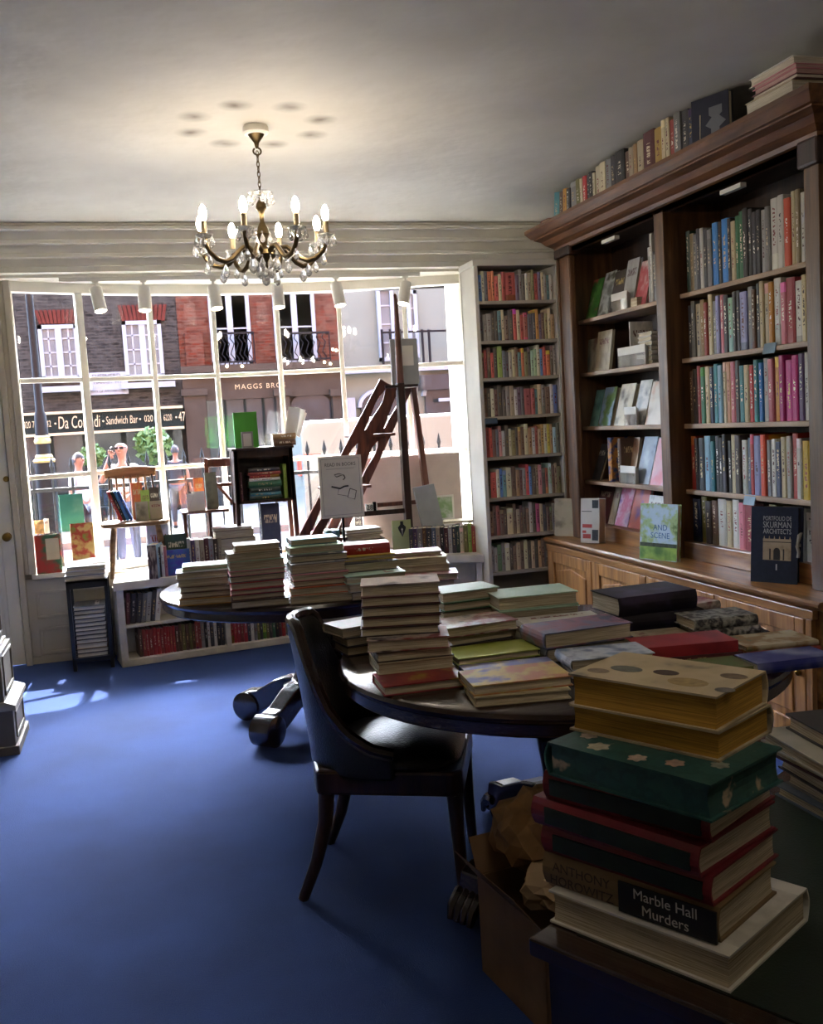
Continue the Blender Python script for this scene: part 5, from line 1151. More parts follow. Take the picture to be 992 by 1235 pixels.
# ================================================================== TRACK LIGHTS
tr_a, tr_b = P(72, 328, 2, 2.575), P(505, 320, 2, 2.575); TY = 6.98
tk = tag(MB().box(P(70, 328, 1, TY).x, TY - .018, 2.558, P(505, 320, 1, TY).x, TY + .018, 2.585).build('lighting_track', M_SPOT, bevel=.003), 'white lighting track fixed below the window bay soffit', 'track')
M_LENS = mat('spot_lens', '#fff6e2', .3, emit='#fff0cf', estr=4)
tilts = ((-15, -8), (-13, 2), (-14, -4), (-12, 0), (-14, -5), (-12, 12))
whs = ('leftmost', 'second from left', 'third from left', 'third from right', 'second from right', 'rightmost')
for i, px in enumerate((115, 173, 257, 334, 405, 489)):
    c = P(px, 345, 1, TY)
    s = thing('track_spotlight', f'white cylinder spotlight, {whs[i]} on the window track', 'spotlight', (c.x, TY, 2.56), group='track spotlights over the window')
    MB().box(-.02, -.014, -.012, .02, .014, .0).box(-.008, -.008, -.055, .008, .008, -.01).build('bracket', M_SPOT, s, bevel=.002)
    M_ = Matrix.Translation((0, 0, -.05)) @ Matrix.Rotation(radians(tilts[i][0]), 4, 'X') @ Matrix.Rotation(radians(tilts[i][1]), 4, 'Y')
    MB().lathe([(.02, .012), (.040, .005), (.042, -.005), (.042, -.155), (.039, -.16), (.037, -.148)], 24, M=M_).build('body', M_SPOT, s, smooth=True)
    MB().lathe([(.037, -.156), (.037, -.150)], 20, M=M_).build('lens', M_LENS, s)

# ================================================================== CREAM CABINET at the left edge
cb = thing('panelled_cabinet', 'cream painted panelled cabinet with stepped plinth at the left edge', 'cabinet', (0, 0, 0))
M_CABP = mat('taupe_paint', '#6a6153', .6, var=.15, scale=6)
CX1 = -.70; cy0, cy1 = 5.02, 5.44
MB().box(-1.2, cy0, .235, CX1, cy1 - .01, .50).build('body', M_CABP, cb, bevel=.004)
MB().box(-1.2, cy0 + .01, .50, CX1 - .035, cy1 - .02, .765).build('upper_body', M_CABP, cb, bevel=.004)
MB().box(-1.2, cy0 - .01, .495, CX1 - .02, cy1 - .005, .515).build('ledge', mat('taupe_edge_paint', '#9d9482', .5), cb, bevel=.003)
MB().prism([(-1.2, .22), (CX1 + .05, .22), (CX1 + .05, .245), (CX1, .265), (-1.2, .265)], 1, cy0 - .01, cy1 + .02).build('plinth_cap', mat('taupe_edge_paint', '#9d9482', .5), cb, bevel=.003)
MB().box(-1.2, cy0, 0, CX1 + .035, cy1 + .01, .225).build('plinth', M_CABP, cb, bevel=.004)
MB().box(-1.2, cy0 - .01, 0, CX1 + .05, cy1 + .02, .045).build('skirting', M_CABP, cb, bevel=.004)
for z0, z1, xf in ((.285, .48, CX1), (.54, .74, CX1 - .035), (.07, .20, CX1 + .035)):
    for a in ((cy0 + .05, z0, cy1 - .05, z0 + .018), (cy0 + .05, z1 - .018, cy1 - .05, z1), (cy0 + .05, z0, cy0 + .068, z1), (cy1 - .068, z0, cy1 - .05, z1)):
        MB().box(xf - .002, a[0], a[1], xf + .008 - (.001 if a[2] - a[0] < .1 else 0), a[2], a[3]).build('panel_moulding', M_CABP, cb, bevel=.003)

# ================================================================== FOREGROUND DESK AND PILES
DZ = .745
M_LTOP = mat('green_leather_top', '#16261f', .45, var=.25, scale=15, bump=.1, bscale=200)
dk = thing('writing_desk', 'dark wooden desk with green leather top in the right foreground', 'desk')
dc = Vector((.495, 1.278, 0)); du = Vector((cos(radians(-61)), sin(radians(-61)), 0)); dv = Vector((cos(radians(29)), sin(radians(29)), 0))
MB().box(0, 0, DZ - .03, .75, 1.35, DZ - .002).build('desk_top', M_MAHOG, dk, bevel=.004)
MB().box(.05, .05, DZ - .0022, .70, 1.30, DZ).build('leather_inset', M_LTOP, dk)
MB().box(.02, .02, DZ - .16, .73, 1.33, DZ - .03).build('apron', M_MAHOG, dk)
MB().box(.03, .03, .03, .72, .42, DZ - .16).build('drawer_pedestal', M_MAHOG, dk, bevel=.005)
MB().box(.03, .93, .03, .72, 1.32, DZ - .16).build('drawer_pedestal', M_MAHOG, dk, bevel=.005)
for x in (.05, .70):
    for y in (.05, 1.30): MB().tube([(x, y, DZ - .1), (x, y, .5), (x, y, .1), (x, y, 0)], [.03, .026, .02, .022], 10).build('leg', M_MAHOG, dk, smooth=True)
dk.matrix_world = T3(dc, du, dv, (0, 0, 1))
c_teal = ('teal floral cloth', K('cover_tealfloral', '#1f4a4a', '#24524f', '#1d4644', '#2a5550', '#24524f', '#b8a48a', scale=26))
c_redg = ('red and dark green', K('cover_redgreen', '#6a1a24', '#7a1f2a', '#58161e', scale=6))
c_shell = ('pale yellow shell pictured', K('cover_shell', '#b8a888', '#c0b090', '#b4a484', '#6a6458', scale=13))
tea_pages = c_teal[1]
M_MARB = mat('tan_spine_paper', '#7a6444', .6, var=.15)
fz = stack('big foreground pile on desk', (.541, 1.303), -61, DZ, [
    ('white', .05, .288, .235, 0, 0, 0, 'fore'), (('tan and black thriller', M_MARB), .048, .283, .17, -.018, .018, 1, 'spine'),
    (c_redg, .042, .278, .19, -.02, .02, 0, 'spine'), (c_redg, .042, .282, .20, -.032, .015, -2, 'spine'), (c_redg, .042, .268, .19, -.012, .02, 1, 'spine'),
    (c_teal, .05, .268, .185, .006, .006, -3, 'foot', c_teal[1]), (('yellow edged', c_shell[1]), .042, .245, .155, .0, .07, 0, 'fore', PAGES_Y), (('yellow edged shell pictured', c_shell[1]), .05, .235, .155, .012, .056, 2, 'fore', PAGES_Y)], 'the big foreground pile')
# lettering and printed fields on the spines of the pile
bks = {o['label']: o for o in COL.objects if o.type == 'EMPTY' and 'big foreground pile' in o.get('label', '')}
M_SPBLK = mat('spine_black', '#0c0b0c', .5); M_SPGRN = mat('spine_dark_green', '#10241e', .6, var=.3, scale=40)
for lab, o in bks.items():
    if 'thriller' in lab:
        MB().box(-.0122, .0, .002, -.009, .148, .046).build('spine_panel', M_SPBLK, o)
        text_obj('Marble Hall\nMurders', .021, mat('spine_white', '#c9c4ba', .5), o, (-.0128, .075, .024), (pi / 2, 0, -pi / 2), extrude=.0002)
        text_obj('ANTHONY\nHOROWITZ', .02, mat('spine_dark_ink', '#3a2c1e', .5), o, (-.0112, .212, .024), (pi / 2, 0, -pi / 2), extrude=.0002)
    elif 'red and dark green' in lab:
        MB().box(-.0095, .012, .009, -.006, .255, .033).build('spine_panel', M_SPGRN, o)
# coloured shells on the topmost cover
tb = [o for l, o in bks.items() if 'shell' in l and 'topmost' in l][0]
for (x, y, rx, ry_, c) in ((.09, .06, .016, .026, '#5e625c'), (.12, .03, .012, .018, '#8a7a68'), (.08, .12, .014, .02, '#4a3a34'), (.11, .17, .02, .03, '#a08a5a'), (.05, .21, .014, .02, '#7a6a58'), (.12, .23, .012, .014, '#6a6660')):
    MB().prism([(x + rx * cos(k * pi / 8), y + ry_ * sin(k * pi / 8)) for k in range(16)], 2, .0501, .0503).build('printed_shell', mat('shell' + c, c, .5, var=.3, scale=90), tb)
tf = [o for l, o in bks.items() if 'teal' in l][0]
for (x, y, r, c) in ((.13, .10, .034, '#8a3a34'), (.04, .14, .02, '#9a8a78'), (.07, .03, .018, '#a8a08a'), (.19, .04, .015, '#a88a7a'), (.11, .15, .018, '#8a8a7a'), (.14, .025, .015, '#b09a8a'), (.21, .12, .018, '#a07a6a'), (.03, .06, .015, '#a8988a'), (.24, .07, .014, '#9a9a8a')):
    MB().prism([(x + r * (.86 + .14 * cos(6 * k * pi / 20)) * cos(k * pi / 20), y + r * (.86 + .14 * cos(6 * k * pi / 20)) * sin(k * pi / 20)) for k in range(40)], 2, .0501, .0503).build('printed_flower', mat('flower' + c, c, .5, var=.3, scale=90), tf)
stack('grey pile at desk right edge', (1.135, 1.60), -93, DZ, [('slate blue', .022, .27, .2, .02, .0, 3), ('grey', .026, .27, .2, .025, .02, 1), ('charcoal', .026, .27, .2, .01, .015, -2), ('maroon', .026, .27, .2, .005, .0, 2), (('pale grey', C_('cover_palegrey', '#8a8a80', '#a8a69a', '#6a6a62', scale=6)), .024, .27, .2, .0, -.015, -3), ('charcoal', .03, .25, .19, .015, .03, -4)], 'the grey pile on the desk')
fp = tag(MB().box(0, 0, 0, .13, .17, .0015).build('note_sheet', M_PAPER, loc=(1.20, 1.36, DZ + .1565 + .0025), rot=(0, 0, radians(-20))), 'white sheet lying on the grey pile at the right edge', 'paper')
# clear sleeve hanging from the desk edge
# cardboard box with crumpled paper under the near table
bx = thing('cardboard_box', 'open brown cardboard box on the carpet beneath the near table', 'box', (.80, 2.42, 0), radians(-82))
MB().box(0, 0, 0, .34, .004, .27).box(0, .40, 0, .34, .404, .27).box(0, 0, 0, .004, .404, .27).box(.336, 0, 0, .34, .404, .27).box(0, 0, 0, .34, .404, .004).build('carton', M_CARDB, bx)
for (a, b, c, d) in (((0, 0, .27), (.34, 0, .27), (.33, -.07, .36), (.01, -.07, .36)), ((0, 0, .27), (0, .404, .27), (-.06, .39, .35), (-.06, .01, .35))):
    g = MB(); o3 = Vector((0, 0, .003)); vs = [a, b, c, d] + [tuple(Vector(q) + o3) for q in (a, b, c, d)]
    g.add(vs, [(0, 1, 2, 3), (7, 6, 5, 4), (0, 4, 5, 1), (1, 5, 6, 2), (2, 6, 7, 3), (3, 7, 4, 0)]).build('flap', M_CARDB, bx)
M_KRAFT = mat('crumpled_kraft_paper', '#7a5a34', .85, var=.3, scale=14)
def crumple(label, c, r, seed, m_):
    rg = random.Random(seed); bm = bmesh.new(); bmesh.ops.create_icosphere(bm, subdivisions=3, radius=1)
    for v in bm.verts:
        k = 1 + rg.uniform(-.16, .16) + .12 * sin(v.co.x * 5 + seed) * cos(v.co.y * 6); v.co = Vector((v.co.x * r[0] * k, v.co.y * r[1] * k, v.co.z * r[2] * k))
    me = bpy.data.meshes.new('crumpled_paper'); bm.to_mesh(me); bm.free(); me.materials.append(m_); o = link('crumpled_paper', me); o.location = c
    return tag(o, label, 'paper')
crumple('crumpled brown wrapping paper on top of the cardboard box', (.96, 2.36, .40), (.13, .11, .10), 3, M_KRAFT)
crumple('crumpled pale packing paper stuffed in the cardboard box', (.99, 2.24, .30), (.12, .09, .07), 5, mat('pale_packing_paper', '#b09878', .85, var=.2))
# ================================================================== WINDOW DISPLAY
def W_(px, py, y=6.95): return P(px, py, 1, y)
def face_win(label, px0, px1, pyb, pyt, y, T=.02, color='cream', cover=None, tilt=8, z=None, cat='book', hard=True, yaw=0):
    """book standing with its front board to the room, leaning back"""
    a = W_(px0, pyb, y); b = W_(px1, pyb, y); z0 = a.z if z is None else z
    H = (W_(px0, pyt, y).z - z0) / cos(radians(tilt)); W = b.x - a.x; ya = radians(yaw)
    u = Vector((cos(ya), sin(ya), 0)); back = Vector((-sin(ya), cos(ya), 0)); t = radians(tilt); up = back * sin(t) + Vector((0, 0, cos(t))); n = u.cross(up)
    return flat_book(label, T3(Vector((a.x, y, z0)), u, up, n), W, H, T, color, cover=cover, hard=hard, cat=cat)
def flat_win(label, px0, px1, pyb, y, T, D, color, cover=None, face='fore', z=None, turn=0):
    a = W_(px0, pyb, y); b = W_(px1, pyb, y); z0 = a.z if z is None else z; t = radians(turn)
    u = Vector((cos(t), sin(t), 0)); v = Vector((-sin(t), cos(t), 0)); L_ = b.x - a.x; p = Vector((a.x, y, z0))
    M = T3(p + v * D, -v, u, (0, 0, 1)) if face == 'fore' else T3(p + u * L_, v, -u, (0, 0, 1))
    flat_book(label, M, D, L_, T, color, cover=cover); return z0 + T
# --- black stand with white books
SY0, SY1 = 6.68, 6.98; sx0, sx1 = -.495, -.235; sz = .595
st = thing('slatted_stand', 'small black stand with white books beside the low bookcase', 'stand')
for x in (sx0 + .012, sx1 - .012):
    for y in (SY0 + .012, SY1 - .012): MB().bar((x, y, 0), (x, y, sz), .024, .024).build('leg', M_BLACKW, st, bevel=.002)
MB().box(sx0, SY0, sz - .05, sx1, SY0 + .02, sz).build('apron', M_BLACKW, st); MB().box(sx0, SY1 - .02, sz - .05, sx1, SY1, sz).build('apron', M_BLACKW, st)
MB().box(sx0, SY0, sz - .012, sx1, SY1, sz).build('top', M_BLACKW, st)
for k in range(5): MB().box(sx0, SY0 + .02 + k * .055, .07, sx1, SY0 + .055 + k * .055, .082).build('slat', M_BLACKW, st)
MB().box(sx0, SY0, .055, sx1, SY0 + .018, .085).build('front_rail', M_BLACKW, st)
PAGES_W = page_material('book_pages_white', '#d8d4c8', '#b0aa9c')
z = .082
for k in range(12):
    c = 'tan' if k == 2 else 'charcoal'; T = .027 if k != 2 else .036
    M = T3((sx1 - .03, SY0 + .03 + .004 * (k % 3), z), (-1, 0, 0), (0, -1, 0), (0, 0, 1)); M = T3((sx0 + .03, SY0 + .03 + .25, z), (0, -1, 0), (1, 0, 0), (0, 0, 1))
    flat_book(f'{c} bound white edged book, {ordw(k + 1)} from bottom inside black stand', M, .25 - .004 * (k % 3), .195 + .004 * (k % 2), T, c, pages=PAGES_W, group='white edged books in the black stand'); z += T + .0004
z = sz
for k, (c, T) in enumerate((('charcoal', .034), ('silver', .03), ('white', .03))):
    flat_book(f'{c} hardback, {ordw(k + 1)} from bottom on top of black stand', T3((sx0 - .005 + .006 * k, SY0 + .27, z), (0, -1, 0), (1, 0, 0), (0, 0, 1)), .26, .25, T, c); z += T + .0004
crum = tag(MB().add([(0, 0, 0), (.2, .02, .004), (.22, .16, .012), (.10, .20, .02), (-.02, .15, .01), (0, 0, .003), (.2, .02, .007), (.22, .16, .015), (.10, .20, .023), (-.02, .15, .013)], [(4, 3, 2, 1, 0), (5, 6, 7, 8, 9), (0, 1, 6, 5), (1, 2, 7, 6), (2, 3, 8, 7), (3, 4, 9, 8), (4, 0, 5, 9)]).build('open_leaflet', M_PAPER, loc=(sx0 + .05, SY0 + .06, z + .001)), 'white leaflet lying open on the black stand pile', 'leaflet')
# --- on the sill at the left
rb = face_win('red and green jacket book with cream card, on the sill at left', 46, 76, 690, 646, 7.05, .03, cover=C_('cover_rgsill', '#8fa898', '#3a6a4a', '#b83a30', '#c04a3a', scale=7), z=Z_SILL, tilt=4)
MB().box(.065, .09, .031, .15, .235, .033).build('cream_card', mat('cream_card', '#c9c0a8', .7), rb)
ac = thing('display_riser', 'clear acrylic riser holding small books at the left of the window', 'riser')
rz = W_(60, 643, 7.12).z; ax0, ax1 = W_(40, 643, 7.12).x, W_(104, 640, 7.12).x
MB().box(ax0, 7.09, rz - .005, ax1, 7.21, rz).build('shelf', M_GLASS, ac)
for x in (ax0 + .002, ax1 - .006): MB().box(x, 7.09, Z_SILL, x + .004, 7.21, rz).build('support', M_GLASS, ac)
face_win('small orange and black booklet on the acrylic riser', 42, 53, 643, 628, 7.12, .008, cover=C_('cover_orbk', '#c9683a', '#c9a06a', '#2a2a30', scale=14), z=rz, hard=False)
face_win('small white card beside the orange booklet on the riser', 54, 60, 643, 626, 7.13, .004, 'white', z=rz, hard=False, cat='card')
gb = face_win('green book with pale plant picture in the left window', 75, 103, 641, 597, 7.15, .018, cover=C_('cover_greenplant', '#3f8f80', '#45988a', '#7fb8a8', scale=5), z=rz, tilt=3)
face_win('red poppy patterned book leaning below the green plant book', 90, 117, 690, 632, 7.0, .03, cover=C_('cover_poppy', '#c09a5a', '#c8a868', '#a8382c', '#7a8a3a', scale=13), z=Z_SILL, tilt=6)
# --- Windsor chair with books
def windsor():
    y0, y1 = 6.78, 7.16; pl, pr = W_(120, 632, y0), W_(206, 630, y0); cx = (pl.x + pr.x) / 2; hw = (pr.x - pl.x) / 2; zs = W_(165, 630, y0).z
    t = thing('windsor_chair', 'wooden stick back chair in the window used to display books', 'chair', (cx, (y0 + y1) / 2, ZL)); hz = zs - ZL; hd = (y1 - y0) / 2
    ring = []
    for k in range(24):
        a = 2 * pi * k / 24; ex = .6; ring.append((abs(cos(a)) ** ex * (1 if cos(a) > 0 else -1) * hw, abs(sin(a)) ** ex * (1 if sin(a) > 0 else -1) * hd))
    MB().prism(ring, 2, hz - .03, hz).build('seat', M_CHAIRW, t, bevel=.01)
    for sx in (-1, 1):
        for sy in (-1, 1): MB().tube([(sx * hw * .62, sy * hd * .6, hz - .02), (sx * hw * .70, sy * hd * .7, hz * .55), (sx * hw * .78, sy * hd * .8, 0)], [.018, .022, .014], 10).build('leg', M_CHAIRW, t, smooth=True)
    zt = W_(156, 570, y1 + .08).z - ZL; x0 = W_(127, 572, y1).x - cx; x1 = W_(186, 568, y1).x - cx
    yb = hd - .03; lean = .08
    for k in range(7):
        f = k / 6; xb = -hw * .72 + hw * 1.35 * f; xt = x0 + .02 + (x1 - x0 - .04) * f
        MB().tube([(xb, yb, hz - .01), ((xb + xt) / 2, yb + lean * .5, (hz + zt) / 2), (xt, yb + lean + .015 * (1 - (2 * f - 1) ** 2), zt - .02)], [.008, .009, .007], 8).build('spindle', M_DARKW if k in (0, 6) else M_CHAIRW, t, smooth=True)
    g = MB(); vs = []; n = 14
    for k in range(n + 1):
        f = k / n; x = x0 - .01 + (x1 - x0 + .02) * f; y = yb + lean + .03 * (1 - (2 * f - 1) ** 2); hgt = .03 + .014 * sin(pi * f)
        vs += [(x, y - .014, zt - hgt), (x, y + .014, zt - hgt), (x, y + .014, zt + hgt), (x, y - .014, zt + hgt)]
    fs = [(0, 1, 2, 3), (4 * n + 3, 4 * n + 2, 4 * n + 1, 4 * n)]
    for k in range(n):
        for j in range(4): fs.append((4 * k + j, 4 * k + 4 + j, 4 * k + 4 + (j + 1) % 4, 4 * k + (j + 1) % 4))
    g.add(vs, fs).build('top_rail', M_CHAIRW, t, smooth=True, bevel=.008)
    return zs
zs = windsor()
yc = 6.93
def lean_books(cols, px, py, y, z, h, t, a, where, d=.15):
    x = W_(px, py, y).x
    for k, c in enumerate(cols):
        o = link('book', shelf_book_mesh(t, d, h)); o.color = PALC[c]; R = Matrix.Rotation(radians(a), 3, (0, 1, 0))
        frame_at(o, (x + k * (t + .001) / cos(radians(a)), y, z + t * abs(sin(radians(a)))), R @ Vector((1, 0, 0)), (0, 1, 0), R @ Vector((0, 0, 1)))
        tag(o, f'{c} book, {ordw(k + 1)} of those leaning left {where}', 'book')
lean_books(('red', 'black', 'sky blue', 'blue'), 145, 628, 6.88, zs, .215, .019, -20, 'on the stick back chair')
face_win('orange red book behind the front row on the stick back chair', 160, 173, 610, 583, 7.02, .02, 'orange', z=zs, tilt=10)
face_win('yellow green book behind the front row on the stick back chair', 171, 181, 610, 592, 7.0, .02, 'lime green', z=zs, tilt=10)
face_win('dark brown book behind the front row on the stick back chair', 181, 193, 610, 589, 7.0, .02, 'dark brown', z=zs, tilt=10)
face_win('grey portrait book at the front of the stick back chair', 165, 180, 628, 606, 6.9, .02, cover=C_('cover_greyport', '#8a8478', '#a8a08c', '#6a6458', scale=9), z=zs, tilt=10)
face_win('taupe book at the right front of the stick back chair', 182, 197, 628, 605, 6.9, .02, 'beige', z=zs, tilt=10)
# --- things on the top of the low bookcase
sb = flat_book('thick teal book with brown patterned spine standing on the low bookcase', T3((W_(180, 693, 6.66).x, 6.66, ZL), (.25, .968, 0), (0, 0, 1), (.968, -.25, 0)), .16, .225, .06, 'pale blue')
MB().box(-.0125, .0, .0, -.008, .224, .06).build('spine_print', pattern('spine_strips', ['#4a3038', '#a89a90', '#3a2a30', '#8a7a80'], scale=30, stretch=(1, .25, 1)), sb)
x = W_(188, 690, 6.7).x
row('charcoal,white,pink'.split(','), (x + .02, 6.69, 0), (1, 0, 0), (0, 1, 0), ZL, .06, (.19, .22), .15, 81, 'of three beside teal book, low bookcase top', 'thin books by the teal one')
face_win('blue book standing on the low bookcase behind the far table', 198, 230, 690, 664, 6.74, .03, 'blue', z=ZL, tilt=2)
face_win('dark green book standing behind the blue one in the window', 202, 228, 690, 645, 6.82, .03, 'dark green', z=ZL, tilt=2)
face_win('lavender box standing below the stick back chair', 181, 207, 690, 633, 6.93, .08, 'lavender', z=ZL, tilt=0, cat='box')
row('silver,purple,white,beige,maroon,grey,dark brown,beige'.split(','), (W_(228, 690, 6.76).x, 6.76, 0), (1, 0, 0), (0, 1, 0), ZL, .23, (.215, .235), .16, 82, 'in row behind left far stack', 'row on the low bookcase top')
z = ZL
for k, (c, T) in enumerate((('grey', .10), ('charcoal', .11), ('beige', .05), ('brown', .022))):
    a = W_(262, 690, 6.8); flat_book(f'{c} large book, {ordw(k + 1)} from bottom of the pile beside the folding chair', T3((a.x + .02 - .01 * k, 6.78 + .22, z), (0, -1, 0), (1, 0, 0), (0, 0, 1)), .22, .27, T, c); z += T + .0005
# --- folding chair
def folding_chair():
    y0 = 6.88; a, b = W_(219, 617, y0), W_(276, 614, y0); zs2 = W_(245, 616, y0).z; cx = (a.x + b.x) / 2; hw = (b.x - a.x) / 2
    t = thing('folding_chair', 'reddish brown wooden folding chair in the window with a book display', 'chair', (cx, y0, ZL)); h = zs2 - ZL
    MB().box(-hw, 0, h - .018, hw, .30, h).build('seat', M_STEPW, t, bevel=.004)
    x0 = W_(249, 556, 7.12).x - cx; x1 = W_(283, 556, 7.12).x - cx; zt = W_(265, 552, 7.12).z - ZL
    for x in (x0, x1): 
        MB().bar((x - .03, .20, 0), (x - .015, .21, h), .028, .02).bar((x - .015, .21, h), (x, .28, zt), .028, .02).build('back_post', M_STEPW, t, bevel=.003)
    MB().bar((x0, .278, zt - .035), (x1, .278, zt - .035), .02, .06).build('top_rail', M_STEPW, t, bevel=.004)
    zm = W_(265, 585, 7.1).z - ZL; MB().bar((x0 - .01, .25, zm), (x1 - .01, .25, zm), .018, .025).build('mid_rail', M_STEPW, t, bevel=.003)
    MB().bar((x1 - .02, .22, h), (x0 + .03, .26, zm + .05), .014, .02).build('brace', M_STEPW, t)
    for x in (-hw + .02, -hw + .19): MB().bar((x, .03, 0), (x, .03, h - .01), .024, .024).build('front_leg', M_STEPW, t, bevel=.003)
    MB().bar((-hw + .02, .03, h * .35), (-hw + .19, .03, h * .35), .018, .02).build('stretcher', M_STEPW, t)
    return zs2
z2 = folding_chair()
face_win('dark olive book leaning on the folding chair', 250, 264, 614, 571, 6.98, .02, cover=C_('cover_olivedark', '#4a4a3c', '#6a6a58', '#3a3a30', scale=8), z=z2, tilt=14)
face_win('small orange red book on the folding chair', 236, 248, 614, 577, 7.06, .012, 'orange', z=z2, tilt=8)
wd = thing('card_holder', 'clear acrylic wedge holding white cards on the folding chair', 'card holder', (W_(226, 614, 6.92).x, 6.92, z2))
wl = W_(248, 614, 6.92).x - W_(226, 614, 6.92).x; wh = W_(226, 594, 6.92).z - z2
MB().add([(0, 0, 0), (.003, 0, 0), (wl * .5, .0, wh), (wl * .5 - .003, 0, wh), (0, .05, 0), (.003, .05, 0), (wl * .5, .05, wh), (wl * .5 - .003, .05, wh)], [(0, 1, 2, 3), (7, 6, 5, 4), (0, 4, 5, 1), (1, 5, 6, 2), (2, 6, 7, 3), (3, 7, 4, 0)]).build('holder', M_GLASS, wd)
MB().box(.0, .02, 0, wl, .024, wh * .9).build('card', M_PAPER, wd); MB().box(wl * .3, .03, 0, wl * 1.0, .034, wh).build('card', M_PAPER, wd)
# --- dark bedside cabinet
def bedside():
    y0, y1 = 6.84, 7.12; a, b = W_(288, 605, y0), W_(354, 602, y0); zt = W_(320, 542, y0).z; zb = W_(320, 606, y0).z; cx = (a.x + b.x) / 2; hw = (b.x - a.x) / 2
    t = thing('bedside_cabinet', 'dark wooden open fronted bedside cabinet in the window holding books', 'cabinet', (cx, y0, ZL)); h0, h1 = zb - ZL, zt - ZL; d = y1 - y0
    for s in (-1, 1): 
        MB().box(s * hw - .012, 0, h0, s * hw + .012, d, h1).build('side', M_DARKW, t, bevel=.002)
        for y in (.015, d - .015): MB().bar((s * (hw + .014), y, 0), (s * hw, y, h1), .03, .03).build('leg', M_DARKW, t, bevel=.003)
    MB().box(-hw, d - .012, h0, hw, d, h1).build('back', M_DARKW, t); MB().box(-hw - .025, -.015, h1, hw + .025, d + .01, h1 + .018).build('top', M_DARKW, t, bevel=.004)
    MB().box(-hw, 0, h0, hw, d, h0 + .018).build('floor_board', M_DARKW, t); MB().box(-hw, .005, h1 - .05, hw, .02, h1).build('top_rail', M_DARKW, t)
    return cx, hw, zt + .018, zb + .018, y0
bcx, bhw, bzt, bzb, by0 = bedside()
z = bzb
for k, (c, T) in enumerate((('dark green', .03), ('teal', .022), ('dark green', .035), ('green', .045), ('white', .02), ('red', .02), ('brick red', .022), ('charcoal', .026))):
    flat_book(f'{c} book, {ordw(k + 1)} from bottom of the pile in the bedside cabinet', T3((bcx + bhw - .075 - .006 * (k % 3), by0 + .02, z), (0, 1, 0), (-1, 0, 0), (0, 0, 1)), .16, .23 - .012 * (k % 3), T, c, group='pile in the bedside cabinet'); z += T + .0004
o = link('book', shelf_book_mesh(.026, .15, .24)); o.color = PALC['lime green']; frame_at(o, (bcx + bhw - .058, by0 + .03, bzb), (1, 0, 0), (0, 1, 0), (0, 0, 1)); tag(o, 'lime green book standing upright at right in the bedside cabinet', 'book')
o = link('book', shelf_book_mesh(.016, .15, .2)); o.color = PALC['maroon']; frame_at(o, (bcx - bhw + .02, by0 + .03, bzb), (1, 0, 0), (0, 1, 0), (0, 0, 1)); tag(o, 'maroon book standing upright at left in the bedside cabinet', 'book')
gk = face_win('bright green book standing on the bedside cabinet', 284, 312, 541, 498, 6.93, .02, (.08, .40, .03, 1), cover=mat('bright_green_cloth', '#3f9a22', .5, var=.08), z=bzt, tilt=4)
fr = thing('framed_card', 'small silver framed card in front of the bright green book', 'frame', (W_(292, 541, 6.88).x, 6.88, bzt))
fwid = W_(306, 541, 6.88).x - W_(292, 541, 6.88).x; fh = W_(292, 521, 6.88).z - bzt
MB().box(0, 0, 0, fwid, .012, fh).build('frame', mat('silver_frame', '#9a9a98', .3, metal=.8), fr, bevel=.002); MB().box(.012, -.002, .012, fwid - .012, 0, fh - .012).build('card', M_PAPER, fr)
z = flat_win('old brown leather book, lower of two on the bedside cabinet', 330, 357, 540, 6.88, .045, .15, 'brown', face='spine', z=bzt)
z = flat_win('old tan book, upper of two on the bedside cabinet', 329, 357, 531, 6.88, .04, .15, 'tan', face='spine', z=z + .0005)
bro = thing('open_brochure', 'white folded brochure standing open on the old brown books', 'brochure', (W_(347, 521, 6.9).x, 6.92, z))
for k, (dx, tl_) in enumerate(((0, 12), (.03, 18), (.05, 26))):
    q = MB().box(0, 0, 0, .085, .003, .19).build('leaf', M_PAPER, bro); q.location = (dx - .02, .02 * k, .001); q.rotation_euler = (0, radians(tl_), radians(20 * k - 10))
face_win('navy blue book standing below the bedside cabinet', 316, 338, 640, 608, 6.95, .03, 'navy blue', z=ZL, tilt=3)
# --- poster on a stand
pA, pB = W_(388, 626, 6.72), W_(439, 620, 6.72); pz1 = W_(390, 551, 6.72).z; pw = pB.x - pA.x; ph = pz1 - pA.z
po = thing('poster_stand', 'white poster with black line drawing of a reader in a grey frame', 'poster', ((pA.x + pB.x) / 2, 6.72, ZL)); pz0 = pA.z - ZL
M_FRG = mat('grey_poster_frame', '#8a8a84', .5); M_POST = mat('poster_paper', '#cdc9bd', .7, var=.05)
for a in ((-pw / 2, pz0, pw / 2, pz0 + .012), (-pw / 2, pz0 + ph - .012, pw / 2, pz0 + ph), (-pw / 2, pz0, -pw / 2 + .012, pz0 + ph), (pw / 2 - .012, pz0, pw / 2, pz0 + ph)): MB().box(a[0], -.008 + (.001 if a[2] - a[0] < .1 else 0), a[1], a[2], .012, a[3]).build('frame_bar', M_POST, po)
sh_ = MB().box(-pw / 2 + .006, -.004, pz0 + .006, pw / 2 - .006, .006, pz0 + ph - .006).build('sheet', M_POST, po)
for a in ((-pw / 2 + .016, pz0 + .018, pw / 2 - .016, pz0 + .021), (-pw / 2 + .016, pz0 + ph - .021, pw / 2 - .016, pz0 + ph - .018), (-pw / 2 + .016, pz0 + .018, -pw / 2 + .019, pz0 + ph - .018), (pw / 2 - .019, pz0 + .018, pw / 2 - .016, pz0 + ph - .018)): MB().box(a[0], -.006, a[1], a[2], -.004, a[3]).build('printed_border', M_FRG, sh_)
M_PINKK = mat('poster_ink', '#3a3834', .6)
